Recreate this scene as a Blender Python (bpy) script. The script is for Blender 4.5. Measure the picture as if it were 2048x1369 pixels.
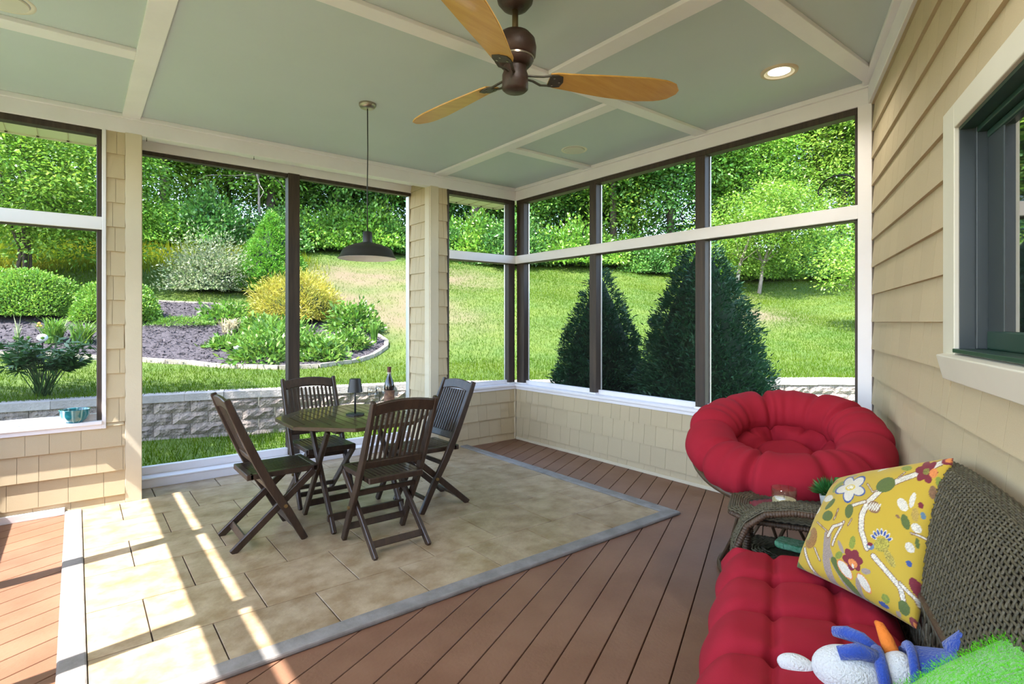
import bpy, bmesh, math, random
import numpy as np
from mathutils import Vector, Matrix, Euler

for o in list(bpy.data.objects):
    bpy.data.objects.remove(o)
SC = bpy.context.scene
COL = SC.collection
random.seed(7)
RNG = np.random.default_rng(11)
PI = math.pi

# ------------------------------------------------------------------ camera
# X runs along the back (bay) wall, Y away towards it, Z up; the lens stands over the origin
CAM_H = 1.37
YAW = math.radians(38.3)
cam_d = bpy.data.cameras.new('camera')
cam = bpy.data.objects.new('camera', cam_d)
COL.objects.link(cam)
cam_d.sensor_width = 36.0
cam_d.lens = 1105.0 / 2048.0 * 36.0
cam_d.shift_y = -40.5 / 2048.0
cam_d.clip_start = 0.05
cam_d.clip_end = 400
cam.location = (0, 0, CAM_H)
cam.rotation_euler = (math.radians(90), 0, -YAW)
SC.camera = cam

# ------------------------------------------------------------------ sky, sun, exposure
SUN_AZ = math.radians(9.3)      # light travels this far from +X towards +Y
SUN_EL = math.radians(56.7)
world = bpy.data.worlds.new('sky')
SC.world = world
world.use_nodes = True
wn = world.node_tree
wn.nodes.clear()
w_out = wn.nodes.new('ShaderNodeOutputWorld')
w_bg = wn.nodes.new('ShaderNodeBackground')
w_sky = wn.nodes.new('ShaderNodeTexSky')
w_sky.sky_type = 'NISHITA'
w_sky.sun_disc = False
w_sky.sun_elevation = SUN_EL
w_sky.sun_rotation = math.atan2(-math.cos(SUN_AZ), -math.sin(SUN_AZ))
w_sky.air_density = 1.0
w_sky.dust_density = 1.0
w_bg.inputs['Strength'].default_value = 0.58
wn.links.new(w_sky.outputs[0], w_bg.inputs['Color'])
wn.links.new(w_bg.outputs[0], w_out.inputs['Surface'])
sun_d = bpy.data.lights.new('sun', 'SUN')
sun_d.energy = 10.5
sun_d.angle = math.radians(0.53)
sun_d.color = (1.0, 0.965, 0.925)
sun = bpy.data.objects.new('sun', sun_d)
COL.objects.link(sun)
sun_dir = Vector((math.cos(SUN_EL) * math.cos(SUN_AZ), math.cos(SUN_EL) * math.sin(SUN_AZ), -math.sin(SUN_EL)))
sun.rotation_euler = sun_dir.to_track_quat('-Z', 'Y').to_euler()
sun.location = (-6, -1, 9)

SC.view_settings.view_transform = 'Standard'
SC.view_settings.look = 'None'
SC.view_settings.gamma = 1.0
SC.view_settings.use_curve_mapping = False
SC.view_settings.exposure = 1.14
CAN_POWER = 13.0                # watts of each recessed ceiling can

# ------------------------------------------------------------------ helpers
def tag(o, label=None, cat=None, group=None, kind=None):
    if label: o['label'] = label
    if cat: o['category'] = cat
    if group: o['group'] = group
    if kind: o['kind'] = kind
    return o

def link(o, parent=None):
    COL.objects.link(o)
    if parent is not None:
        o.parent = parent
    return o

def empty(name, loc=(0, 0, 0), rz=0.0, label=None, cat=None, group=None, kind=None, parent=None):
    o = bpy.data.objects.new(name, None)
    link(o, parent)
    o.empty_display_size = 0.1
    o.location = loc
    o.rotation_euler = (0, 0, rz)
    return tag(o, label, cat, group, kind)

class MB:
    """collects faces; build() links them as one mesh object"""
    def __init__(s):
        s.v = []; s.f = []
    def add(s, vs, fs):
        b = len(s.v)
        s.v += [tuple(p) for p in vs]
        s.f += [tuple(i + b for i in f) for f in fs]
        return s
    def box(s, x0, x1, y0, y1, z0, z1, M=None):
        vs = [Vector(p) for p in ((x0,y0,z0),(x1,y0,z0),(x1,y1,z0),(x0,y1,z0),(x0,y0,z1),(x1,y0,z1),(x1,y1,z1),(x0,y1,z1))]
        if M is not None: vs = [M @ p for p in vs]
        return s.add(vs, [(0,3,2,1),(4,5,6,7),(0,1,5,4),(1,2,6,5),(2,3,7,6),(3,0,4,7)])
    def bar(s, a, b, w, h, up=(0, 0, 1)):
        """box beam from a to b; w across, h along up"""
        a = Vector(a); b = Vector(b); d = (b - a).normalized(); up = Vector(up)
        x = d.cross(up)
        if x.length < 1e-6: x = d.cross(Vector((0, 1, 0)))
        x.normalize(); y = x.cross(d).normalized()
        vs = []
        for p in (a, b):
            for i, j in ((-1,-1),(1,-1),(1,1),(-1,1)):
                vs.append(p + x * (w/2*i) + y * (h/2*j))
        return s.add(vs, [(0,1,2,3),(4,7,6,5),(0,4,5,1),(1,5,6,2),(2,6,7,3),(3,7,4,0)])
    def sweep(s, pts, w, h, up=(0, 0, 1)):
        """rectangular section along a polyline (bent boards)"""
        pts = [Vector(p) for p in pts]; up = Vector(up); n = len(pts); vs = []; fs = []
        for i, p in enumerate(pts):
            d = (pts[min(i+1, n-1)] - pts[max(i-1, 0)]).normalized()
            x = d.cross(up).normalized(); y = x.cross(d).normalized()
            ww = w[i] if isinstance(w, (list, tuple)) else w
            hh = h[i] if isinstance(h, (list, tuple)) else h
            for a, b in ((-1,-1),(1,-1),(1,1),(-1,1)):
                vs.append(p + x * (ww/2*a) + y * (hh/2*b))
        for i in range(n-1):
            for k in range(4):
                fs.append((i*4+k, (i+1)*4+k, (i+1)*4+(k+1)%4, i*4+(k+1)%4))
        fs.append((0,1,2,3)); fs.append(tuple((n-1)*4+k for k in (3,2,1,0)))
        return s.add(vs, fs)
    def tube(s, pts, r, n=8, cap=True, closed=False):
        pts = [Vector(p) for p in pts]; m = len(pts); vs = []; fs = []
        ref = Vector((0, 0, 1)); x = None
        for i, p in enumerate(pts):
            if closed: d = (pts[(i+1) % m] - pts[i-1]).normalized()
            else: d = (pts[min(i+1, m-1)] - pts[max(i-1, 0)]).normalized()
            if x is None:
                x = d.cross(ref)
                if x.length < 1e-4: x = d.cross(Vector((0, 1, 0)))
            else:
                x = x - d * x.dot(d)
            x.normalize(); y = d.cross(x)
            rr = r[i] if isinstance(r, (list, tuple)) else r
            for k in range(n):
                a = 2*PI*k/n
                vs.append(p + x * (math.cos(a)*rr) + y * (math.sin(a)*rr))
        for i in range(m if closed else m-1):
            j = (i+1) % m
            for k in range(n):
                fs.append((i*n+k, i*n+(k+1)%n, j*n+(k+1)%n, j*n+k))
        if cap and not closed:
            fs.append(tuple(range(n))[::-1]); fs.append(tuple((m-1)*n+k for k in range(n)))
        return s.add(vs, fs)
    def lathe(s, prof, n=32, M=None, cap=True):
        """prof: (radius, z) from bottom to top"""
        vs = []; fs = []; m = len(prof)
        for r, z in prof:
            for k in range(n):
                a = 2*PI*k/n
                p = Vector((r*math.cos(a), r*math.sin(a), z))
                vs.append(M @ p if M is not None else p)
        for i in range(m-1):
            for k in range(n):
                fs.append((i*n+k, i*n+(k+1)%n, (i+1)*n+(k+1)%n, (i+1)*n+k))
        if cap:
            if prof[0][0] > 1e-5: fs.append(tuple(range(n))[::-1])
            if prof[-1][0] > 1e-5: fs.append(tuple((m-1)*n+k for k in range(n)))
        return s.add(vs, fs)
    def prism(s, poly, z0, z1, M=None):
        """extrude a 2-D polygon (counter-clockwise) from z0 to z1"""
        n = len(poly)
        vs = [Vector((x, y, z0)) for x, y in poly] + [Vector((x, y, z1)) for x, y in poly]
        if M is not None: vs = [M @ p for p in vs]
        fs = [tuple(range(n))[::-1], tuple(range(n, 2*n))] + [(i, (i+1)%n, n+(i+1)%n, n+i) for i in range(n)]
        return s.add(vs, fs)
    def grid(s, P, wrap_u=False, wrap_v=False):
        """P[i][j] -> points"""
        m = len(P); n = len(P[0]); vs = [p for row in P for p in row]; fs = []
        for i in range(m if wrap_u else m-1):
            for j in range(n if wrap_v else n-1):
                i2 = (i+1) % m; j2 = (j+1) % n
                fs.append((i*n+j, i2*n+j, i2*n+j2, i*n+j2))
        return s.add(vs, fs)
    def mesh(s, name, m=None, smooth=False):
        me = bpy.data.meshes.new(name)
        me.from_pydata(s.v, [], s.f)
        if m is not None: me.materials.append(m)
        if smooth: me.shade_smooth()
        me.update()
        return me
    def build(s, name, m, parent=None, smooth=False, bevel=0.0, loc=None, seg=2, sharp=None):
        me = s.mesh(name, m, smooth)
        o = bpy.data.objects.new(name, me)
        link(o, parent)
        if loc is not None: o.location = loc
        if sharp is not None:
            me.shade_smooth(); me.set_sharp_from_angle(angle=math.radians(sharp))
        if bevel:
            b = o.modifiers.new('bevel', 'BEVEL'); b.width = bevel; b.segments = seg; b.limit_method = 'ANGLE'; b.angle_limit = math.radians(40)
            b.harden_normals = False
        return o

def inst(name, me, parent, M):
    o = bpy.data.objects.new(name, me)
    link(o, parent)
    o.matrix_local = M
    return o

def fast_mesh(name, V, F, m, smooth=False):
    """V (n,3) F (k,3|4) numpy"""
    me = bpy.data.meshes.new(name)
    n, k = len(V), F.shape[1]
    me.vertices.add(n); me.vertices.foreach_set('co', np.ascontiguousarray(V, dtype=np.float32).ravel())
    me.loops.add(len(F)*k); me.loops.foreach_set('vertex_index', np.ascontiguousarray(F, dtype=np.int32).ravel())
    me.polygons.add(len(F)); me.polygons.foreach_set('loop_start', np.arange(0, len(F)*k, k, dtype=np.int32))
    me.polygons.foreach_set('loop_total', np.full(len(F), k, dtype=np.int32))
    if m is not None: me.materials.append(m)
    me.update(calc_edges=True)
    if smooth: me.shade_smooth()
    return me

def leaves(pos, direc, nrm, L, W, fold=0.0):
    """rhombic leaves: pos (n,3) base, direc (n,3) along the blade, nrm (n,3); returns V,F"""
    n = len(pos)
    d = direc / np.linalg.norm(direc, axis=1, keepdims=True)
    s = np.cross(d, nrm); s /= np.maximum(np.linalg.norm(s, axis=1, keepdims=True), 1e-6)
    up = np.cross(s, d)
    L = np.broadcast_to(np.asarray(L, float), (n,))[:, None]; W = np.broadcast_to(np.asarray(W, float), (n,))[:, None]
    mid = pos + d*L*0.45
    V = np.stack([pos, mid + s*W*0.5 + up*W*fold, pos + d*L, mid - s*W*0.5 + up*W*fold], 1).reshape(-1, 3)
    F = np.arange(4*n).reshape(n, 4)
    return V, F

def rand_unit(n, rng=RNG):
    v = rng.normal(size=(n, 3)); return v / np.linalg.norm(v, axis=1, keepdims=True)

# ------------------------------------------------------------------ materials
MAT = {}
def mat(name, col, rough=0.6, col2=None, scale=4.0, detail=4.0, stretch=(1, 1, 1), bump=0.0, bscale=None, metal=0.0,
        spec=0.5, ramp=(0.35, 0.65), coat=0.0, rand=0.0, space='Object', sheen=0.0, bstretch=None, trans=0.0, island=0.0, dist=0.02):
    m = bpy.data.materials.new(name); m.use_nodes = True
    nt = m.node_tree; N = nt.nodes; Lk = nt.links
    b = N['Principled BSDF']
    c4 = lambda c: (c[0], c[1], c[2], 1)
    b.inputs['Base Color'].default_value = c4(col)
    b.inputs['Roughness'].default_value = rough
    b.inputs['Metallic'].default_value = metal
    b.inputs['Specular IOR Level'].default_value = spec
    if coat: b.inputs['Coat Weight'].default_value = coat
    if sheen:
        b.inputs['Sheen Weight'].default_value = sheen; b.inputs['Sheen Roughness'].default_value = 0.5
    tc = N.new('ShaderNodeTexCoord')
    def mapped(st):
        mp = N.new('ShaderNodeMapping'); mp.inputs['Scale'].default_value = st
        Lk.new(tc.outputs[space], mp.inputs['Vector']); return mp
    cur = None
    if col2 is not None:
        mp = mapped(stretch)
        nz = N.new('ShaderNodeTexNoise'); nz.inputs['Scale'].default_value = scale; nz.inputs['Detail'].default_value = detail
        nz.inputs['Roughness'].default_value = 0.6
        Lk.new(mp.outputs[0], nz.inputs['Vector'])
        cr = N.new('ShaderNodeValToRGB'); cr.color_ramp.elements[0].position = ramp[0]; cr.color_ramp.elements[1].position = ramp[1]
        cr.color_ramp.elements[0].color = c4(col); cr.color_ramp.elements[1].color = c4(col2)
        Lk.new(nz.outputs['Fac'], cr.inputs[0]); cur = cr.outputs[0]
    if rand or island:
        hs = N.new('ShaderNodeHueSaturation')
        if cur is not None: Lk.new(cur, hs.inputs['Color'])
        else: hs.inputs['Color'].default_value = c4(col)
        if island:
            g = N.new('ShaderNodeNewGeometry'); src = g.outputs['Random Per Island']; amt = island
        else:
            g = N.new('ShaderNodeObjectInfo'); src = g.outputs['Random']; amt = rand
        mr = N.new('ShaderNodeMapRange'); mr.inputs['To Min'].default_value = 1-amt; mr.inputs['To Max'].default_value = 1+amt
        Lk.new(src, mr.inputs[0]); Lk.new(mr.outputs[0], hs.inputs['Value'])
        cur = hs.outputs[0]
    if cur is not None: Lk.new(cur, b.inputs['Base Color'])
    if bump:
        mp = mapped(bstretch or stretch)
        nz = N.new('ShaderNodeTexNoise'); nz.inputs['Scale'].default_value = bscale or scale*6; nz.inputs['Detail'].default_value = 5
        Lk.new(mp.outputs[0], nz.inputs['Vector'])
        bp = N.new('ShaderNodeBump'); bp.inputs['Strength'].default_value = bump; bp.inputs['Distance'].default_value = dist
        Lk.new(nz.outputs['Fac'], bp.inputs['Height']); Lk.new(bp.outputs[0], b.inputs['Normal'])
    MAT[name] = m
    return m

def leaf_mat(name, col, col2=None, trans=0.45, val=0.35, hue=0.02, gloss=0.035, nscale=0.6):
    m = bpy.data.materials.new(name); m.use_nodes = True
    nt = m.node_tree; N = nt.nodes; Lk = nt.links; N.clear()
    out = N.new('ShaderNodeOutputMaterial')
    g = N.new('ShaderNodeNewGeometry'); hs = N.new('ShaderNodeHueSaturation')
    mr = N.new('ShaderNodeMapRange'); mr.inputs['To Min'].default_value = 1-val; mr.inputs['To Max'].default_value = 1+val
    mh = N.new('ShaderNodeMapRange'); mh.inputs['To Min'].default_value = 0.5-hue; mh.inputs['To Max'].default_value = 0.5+hue
    Lk.new(g.outputs['Random Per Island'], mr.inputs[0])
    wn_ = N.new('ShaderNodeMath'); wn_.operation = 'FRACT'; ml = N.new('ShaderNodeMath'); ml.operation = 'MULTIPLY'; ml.inputs[1].default_value = 7.31
    Lk.new(g.outputs['Random Per Island'], ml.inputs[0]); Lk.new(ml.outputs[0], wn_.inputs[0]); Lk.new(wn_.outputs[0], mh.inputs[0])
    Lk.new(mr.outputs[0], hs.inputs['Value']); Lk.new(mh.outputs[0], hs.inputs['Hue'])
    if col2 is not None:
        tc = N.new('ShaderNodeTexCoord'); nz = N.new('ShaderNodeTexNoise'); nz.inputs['Scale'].default_value = nscale; nz.inputs['Detail'].default_value = 3
        Lk.new(tc.outputs['Object'], nz.inputs['Vector'])
        cr = N.new('ShaderNodeValToRGB'); cr.color_ramp.elements[0].position = .38; cr.color_ramp.elements[1].position = .62
        cr.color_ramp.elements[0].color = (*col, 1); cr.color_ramp.elements[1].color = (*col2, 1)
        Lk.new(nz.outputs['Fac'], cr.inputs[0]); Lk.new(cr.outputs[0], hs.inputs['Color'])
    else:
        hs.inputs['Color'].default_value = (*col, 1)
    df = N.new('ShaderNodeBsdfDiffuse'); tr = N.new('ShaderNodeBsdfTranslucent'); mx = N.new('ShaderNodeMixShader'); mx.inputs[0].default_value = trans
    gl = N.new('ShaderNodeBsdfGlossy'); gl.inputs['Roughness'].default_value = 0.45; mx2 = N.new('ShaderNodeMixShader'); mx2.inputs[0].default_value = gloss
    Lk.new(hs.outputs[0], df.inputs[0]); Lk.new(hs.outputs[0], tr.inputs[0])
    Lk.new(df.outputs[0], mx.inputs[1]); Lk.new(tr.outputs[0], mx.inputs[2])
    Lk.new(mx.outputs[0], mx2.inputs[1]); Lk.new(gl.outputs[0], mx2.inputs[2])
    Lk.new(mx2.outputs[0], out.inputs['Surface'])
    MAT[name] = m
    return m

mat('white_trim', (.86, .82, .85), .45, (.82, .78, .81), 3, stretch=(1, 1, 1), bump=.04, bscale=60)
mat('ceiling_paint', (.56, .615, .63), .6, (.545, .60, .615), 2.0, bump=.05, bscale=220)
mat('shingle', (.58, .465, .30), .75, (.52, .415, .265), 5, stretch=(18, 18, .8), bump=.35, bscale=7, bstretch=(40, 40, .6), rand=.03, dist=.006)
mat('siding_back', (.52, .43, .31), .8)
mat('corner_board', (.66, .575, .43), .6, (.63, .545, .405), 4, bump=.06, bscale=80)
mat('dark_wood', (.028, .017, .012), .55, (.055, .034, .022), 5, stretch=(6, 6, .5), bump=.15, bscale=20)
mat('deck', (.185, .088, .050), .5, (.23, .118, .070), 3, stretch=(1, 1, 1), bump=.08, bscale=60, rand=.07)
mat('grey_wood', (.19, .175, .16), .7, (.28, .26, .245), 8, stretch=(1, 1, 1), bump=.2, bscale=30)
mat('tile', (.27, .18, .095), .30, (.47, .365, .24), 7.0, detail=14, bump=.18, bscale=22, ramp=(.33, .66), rand=.10, spec=.45)
mat('subfloor', (.05, .035, .03), .9)
mat('screen_frame', (.06, .05, .045), .6)
mat('alu', (.75, .75, .76), .35, metal=.6)
mat('soffit', (.70, .68, .52), .6)
mat('house_casing', (.69, .64, .53), .5, (.66, .61, .50), 3)
mat('sash_green', (.018, .05, .035), .35)
mat('sash_slate', (.035, .045, .05), .4)

def screen_mat():
    m = bpy.data.materials.new('insect_screen'); m.use_nodes = True
    nt = m.node_tree; N = nt.nodes; Lk = nt.links; N.clear()
    out = N.new('ShaderNodeOutputMaterial'); t = N.new('ShaderNodeBsdfTransparent'); d = N.new('ShaderNodeBsdfDiffuse'); mx = N.new('ShaderNodeMixShader')
    d.inputs[0].default_value = (.03, .03, .035, 1); mx.inputs[0].default_value = .07
    Lk.new(t.outputs[0], mx.inputs[1]); Lk.new(d.outputs[0], mx.inputs[2]); Lk.new(mx.outputs[0], out.inputs['Surface'])
    MAT['insect_screen'] = m
screen_mat()
def glass_mat(name, col=(1, 1, 1), rough=0.0):
    m = bpy.data.materials.new(name); m.use_nodes = True
    b = m.node_tree.nodes['Principled BSDF']
    b.inputs['Base Color'].default_value = (*col, 1); b.inputs['Roughness'].default_value = rough
    b.inputs['Transmission Weight'].default_value = 1.0; b.inputs['IOR'].default_value = 1.45
    MAT[name] = m
glass_mat('clear_glass')
mat('window_glass', (.012, .014, .014), .015, spec=.9, coat=1.0)
MAT['window_glass'].node_tree.nodes['Principled BSDF'].inputs['IOR'].default_value = 2.3
def thin_glass():
    m = bpy.data.materials.new('thin_glass'); m.use_nodes = True; N = m.node_tree.nodes; Lk = m.node_tree.links; N.clear()
    o_ = N.new('ShaderNodeOutputMaterial'); t = N.new('ShaderNodeBsdfTransparent'); g_ = N.new('ShaderNodeBsdfGlossy'); mx = N.new('ShaderNodeMixShader')
    t.inputs[0].default_value = (.90, .91, .90, 1); g_.inputs['Roughness'].default_value = .03; mx.inputs[0].default_value = .10
    Lk.new(t.outputs[0], mx.inputs[1]); Lk.new(g_.outputs[0], mx.inputs[2]); Lk.new(mx.outputs[0], o_.inputs['Surface']); MAT['thin_glass'] = m
thin_glass()
# ------------------------------------------------------------------ room shell
XB, YA, XD = 4.05, 5.06, -0.787            # right window wall, back wall, left window wall
ZC, ZB = 2.93, 2.79                       # ceiling, underside of the beams
UC = Vector((.8969, .4423, 0)); NC = Vector((-.4423, .8969, 0)); PC = Vector((4.05, 1.355, 0))   # house wall: along, inward, corner
def CW(s, w, z):                          # house-wall coordinates to world
    return PC + UC*s + NC*w + Vector((0, 0, z))
S_END = -5.393
C_END = CW(S_END, 0, 0)
ROOM = [(XD, C_END.y), (XB, 1.355), (XB, YA), (XD, YA)]
MC = Matrix(((UC.x, NC.x, 0, PC.x), (UC.y, NC.y, 0, PC.y), (0, 0, 1, 0), (0, 0, 0, 1)))   # (s, w, z) frame

def clip(poly, a, b, c):
    """keep a*x+b*y<=c"""
    out = []
    for i in range(len(poly)):
        p, q = poly[i], poly[(i+1) % len(poly)]
        dp = a*p[0]+b*p[1]-c; dq = a*q[0]+b*q[1]-c
        if dp <= 0: out.append(p)
        if dp*dq < 0:
            t = dp/(dp-dq); out.append((p[0]+(q[0]-p[0])*t, p[1]+(q[1]-p[1])*t))
    return out
def clip_convex(poly, conv):
    for i in range(len(conv)):
        p, q = conv[i], conv[(i+1) % len(conv)]
        nx, ny = q[1]-p[1], -(q[0]-p[0])
        poly = clip(poly, nx, ny, nx*p[0]+ny*p[1])
        if len(poly) < 3: return []
    return poly
def area(p):
    return .5*sum(p[i][0]*p[(i+1)%len(p)][1]-p[(i+1)%len(p)][0]*p[i][1] for i in range(len(p)))

# floor: joists under diagonal composite boards
floor = MB().prism(ROOM, -.12, -.03).add([], []).build('floor', MAT['subfloor'])
tag(floor, 'composite deck floor of reddish brown diagonal boards around stone tiles', 'floor', kind='structure')
BW = .1445
for k in range(-9, 32):
    w0 = 1.226 + BW*k
    a = .0028
    q = [CW(-6.5, w0+a, 0), CW(2.2, w0+a, 0), CW(2.2, w0+BW-a, 0), CW(-6.5, w0+BW-a, 0)]
    poly = clip_convex([(p.x, p.y) for p in q], ROOM)
    if len(poly) >= 3 and area(poly) > .01:
        MB().prism(poly, -.028, 0).build('deck_board', MAT['deck'], floor, bevel=.002, seg=1)
# bay floor and the inlay of square tiles in running bond
TX0, TX1, TY0, TY1 = .035, 3.275, 2.43, 5.06
bayslab = MB().box(.30, 3.0, YA, 5.60, -.12, 0).build('floor_bay', MAT['subfloor'])
tag(bayslab, 'floor slab under the recessed screen bay', 'floor', kind='structure')
MB().box(TX0, TX1, TY0, YA, .0005, .006).build('tile_bed', MAT['subfloor'], floor)
TS = .4572; G = .0030
rows = [(2.325+TS*i, 2.325+TS*(i+1)) for i in range(7)]
for i, (y0, y1) in enumerate(rows):
    off = .485 if i % 2 == 0 else .258
    xa, xb = (TX0, TX1) if y1 < 5.2 else (.396, 2.917)
    for k in range(-2, 8):
        x0, x1 = max(off+TS*k, xa), min(off+TS*(k+1), xb)
        yy0, yy1 = max(y0, TY0), min(y1, 5.37)
        if x1-x0 < .02: continue
        MB().box(x0+G, x1-G, yy0+G, yy1-G, .001, .014).build('floor_tile', MAT['tile'], floor, bevel=.0015, seg=1)
def border(n, poly):
    o = MB().prism(poly, 0, .024).build('trim_%d' % n, MAT['grey_wood'], bevel=.008)
    tag(o, 'weathered grey wooden threshold board edging the stone tile inlay', 'trim', 'tile inlay border boards', 'structure')
border(1, [(3.275, 2.43), (3.37, 2.335), (3.37, 5.055), (3.275, 5.055)])
border(2, [(-.06, 2.335), (3.37, 2.335), (3.275, 2.43), (.035, 2.43)])
border(3, [(-.06, 2.335), (.035, 2.43), (.035, 5.055), (-.06, 5.055)])

# ---- shingles -----------------------------------------------------------
def shingle_mesh():
    t = 1.0
    vs = [(0,0,0),(1,0,0),(1,1,0),(0,1,0),(0,0,1),(1,0,1),(1,.25,1),(0,.25,1)]
    return MB().add(vs, [(0,3,2,1),(4,5,6,7),(0,1,5,4),(1,2,6,5),(2,3,7,6),(3,0,4,7)]).mesh('shingle', MAT['shingle'])
SHM = shingle_mesh()
def rect_minus(r, h):
    x0, x1, z0, z1 = r
    if h is None: return [r]
    a, b, c, d = h
    if x1 <= a or x0 >= b or z1 <= c or z0 >= d: return [r]
    out = []
    if x0 < a: out.append((x0, a, z0, z1))
    if x1 > b: out.append((b, x1, z0, z1))
    xa, xb = max(x0, a), min(x1, b)
    if z0 < c: out.append((xa, xb, z0, c))
    if z1 > d: out.append((xa, xb, d, z1))
    return [q for q in out if q[1]-q[0] > .006 and q[3]-q[2] > .006]
def shingles(parent, frame, x0, x1, z0, z1, first, expo, wmin, wmax, hole=None, t=.020, seed=1):
    """frame: 4x4 with columns along, inward normal, up"""
    rs = random.Random(seed)
    k = math.floor((z0-first)/expo)
    while first+k*expo < z1:
        za, zb = max(z0, first+k*expo), min(z1, first+(k+1)*expo)
        k += 1
        if zb-za < .012: continue
        x = x0 - rs.random()*wmax*.6
        while x < x1:
            w = rs.uniform(wmin, wmax)
            a, b = max(x, x0), min(x+w, x1)
            x += w
            if b-a < .01: continue
            for (p, q, c, d) in rect_minus((a, b, za, zb), hole):
                lift = 0.0
                M = frame @ Matrix.Translation((p+.0011, 0, c+lift)) @ Matrix.Diagonal((q-p-.0022, t, d-c+.004, 1))
                inst('shingle', SHM, parent, M)
def frame(o, ex, en):
    return Matrix(((ex[0], en[0], 0, o[0]), (ex[1], en[1], 0, o[1]), (0, 0, 1, o[2]), (0, 0, 0, 1)))
FA = frame((0, YA+.012, 0), (1, 0), (0, -1))        # back wall, x along, towards the room
FB = frame((XB+.012, 0, 0), (0, 1), (-1, 0))        # right wall, y along
FR = frame((2.917+.012, 0, 0), (0, 1), (-1, 0))     # return of the bay

# back wall
wall_back = MB().box(XD, .396, YA+.012, YA+.14, 0, .60).box(.16, .40, YA+.012, YA+.14, .60, 2.80).box(2.93, 3.12, YA+.012, YA+.14, .0, 2.80) \
    .box(2.93, XB+.14, YA+.012, YA+.14, 0, .60).box(2.93, 3.05, YA+.14, 5.60, -.1, 2.86).box(.30, .384, YA+.14, 5.60, -.1, 2.86) \
    .build('wall_back', MAT['siding_back'])
tag(wall_back, 'beige shingled back wall around the recessed screen bay', 'wall', kind='structure')
shingles(wall_back, FA, XD, .292, 0, .60, .08, .1815, .11, .24, seed=2)
shingles(wall_back, FA, .176, .292, .60, 2.80, .08, .1815, .09, .17, seed=3)
shingles(wall_back, FA, 3.007, 3.115, .60, 2.80, .08, .1815, .09, .17, seed=4)
shingles(wall_back, FA, 3.007, XB-.012, 0, .60, .08, .1815, .10, .22, seed=5)
shingles(wall_back, FR, YA+.11, 5.575, 0, 2.875, .08, .1815, .07, .15, seed=6)
MB().box(.292, .396, YA-.004, YA+.02, .014, 2.795).build('corner_board', MAT['corner_board'], wall_back, bevel=.002, seg=1)
MB().box(2.909, 3.007, YA-.004, YA+.016, .0, 2.795).build('corner_board', MAT['corner_board'], wall_back, bevel=.002, seg=1)
MB().box(2.905, 2.925, YA+.016, YA+.112, .0, 2.795).build('corner_board', MAT['corner_board'], wall_back, bevel=.002, seg=1)
MB().box(4.03, 4.05, YA-.008, YA+.012, 0, .6).build('corner_bead', MAT['corner_board'], wall_back, bevel=.003, seg=1)

# right window wall, below the sill
wall_right = MB().box(XB+.012, XB+.14, 1.30, YA+.13, 0, .60).build('wall_right', MAT['siding_back'])
tag(wall_right, 'beige shingled half wall under the right hand screens', 'wall', kind='structure')
shingles(wall_right, FB, 1.355, YA-.012, 0, .60, .08, .1815, .10, .22, seed=8)
tag(MB().box(XB-.014, XB, 1.37, YA-.02, 0, .028).build('baseboard_right', MAT['corner_board'], bevel=.003), 'thin beige base strip under the right half wall', 'baseboard', kind='structure')
tag(MB().box(XD, -.06, YA-.022, YA, 0, .05).build('baseboard_back', MAT['white_trim'], bevel=.003), 'pale base strip along the sunlit deck by back wall', 'baseboard', kind='structure')

# house wall with its window opening
H0, H1, HZ0, HZ1 = -3.55, -1.885, 1.265, 2.03
wc = MB()
for (a, b, c, d) in rect_minus((S_END, .06, -.03, 2.93), (H0, H1, HZ0, HZ1)):
    wc.box(a, b, -.16, -.008, c, d, MC)
wall_house = wc.build('wall_house', MAT['siding_back'])
tag(wall_house, 'cream shingled house wall with a dark green window', 'wall', kind='structure')
FC = MC @ Matrix.Translation((0, -.008, 0))
shingles(wall_house, FC, -3.7, -.012, 0, 2.80, 1.37-.1755*8, .1755, .13, .25, hole=(H0-.15, H1+.145, HZ0-.11, HZ1+.09), t=.022, seed=9)
# plain boarding carries on behind the viewer
MB().box(S_END, -3.7, -.008, .006, 0, 2.80, MC).build('plain_boarding', MAT['shingle'], wall_house)

# house window
win = empty('window_5', (0, 0, 0)); tag(win, 'house window with dark green sash and cream casing', 'window', kind='structure')
g = MB().box(H1, H1+.135, -.008, .026, HZ0-.01, HZ1+.085, MC).build('casing', MAT['house_casing'], win, bevel=.003)
g = MB().box(H0-.135, H1, -.008, .026, HZ1, HZ1+.085, MC).build('casing', MAT['house_casing'], win, bevel=.003)
g = MB().box(H0-.135, H0, -.008, .026, HZ0-.01, HZ1+.085, MC).build('casing', MAT['house_casing'], win, bevel=.003)
ap = MB(); ap.add([MC @ Vector(p) for p in ((H0-.13,-.008,HZ0-.1),(H1+.12,-.008,HZ0-.1),(H1+.12,.03,HZ0-.1),(H0-.13,.03,HZ0-.1),(H0-.13,-.008,HZ0),(H1+.12,-.008,HZ0),(H1+.10,.055,HZ0-.012),(H0-.13,.055,HZ0-.012))],
      [(0,3,2,1),(4,5,6,7),(0,1,5,4),(1,2,6,5),(2,3,7,6),(3,0,4,7)])
ap.build('sill_apron', MAT['house_casing'], win, bevel=.004)
MB().box(H0, H1, -.14, .03, HZ0, HZ0+.014, MC).build('sill', MAT['sash_green'], win, bevel=.002)
jb = MB().box(H1-.012, H1, -.14, .012, HZ0+.014, HZ1, MC)
jb.build('jamb', MAT['sash_slate'], win)
MB().box(H1-.026, H1-.012, -.14, -.028, HZ0+.014, HZ1, MC).build('jamb_stop', MAT['sash_slate'], win, bevel=.003)
MB().box(H0, H0+.012, -.14, .012, HZ0+.014, HZ1, MC).build('jamb', MAT['sash_slate'], win)
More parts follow.
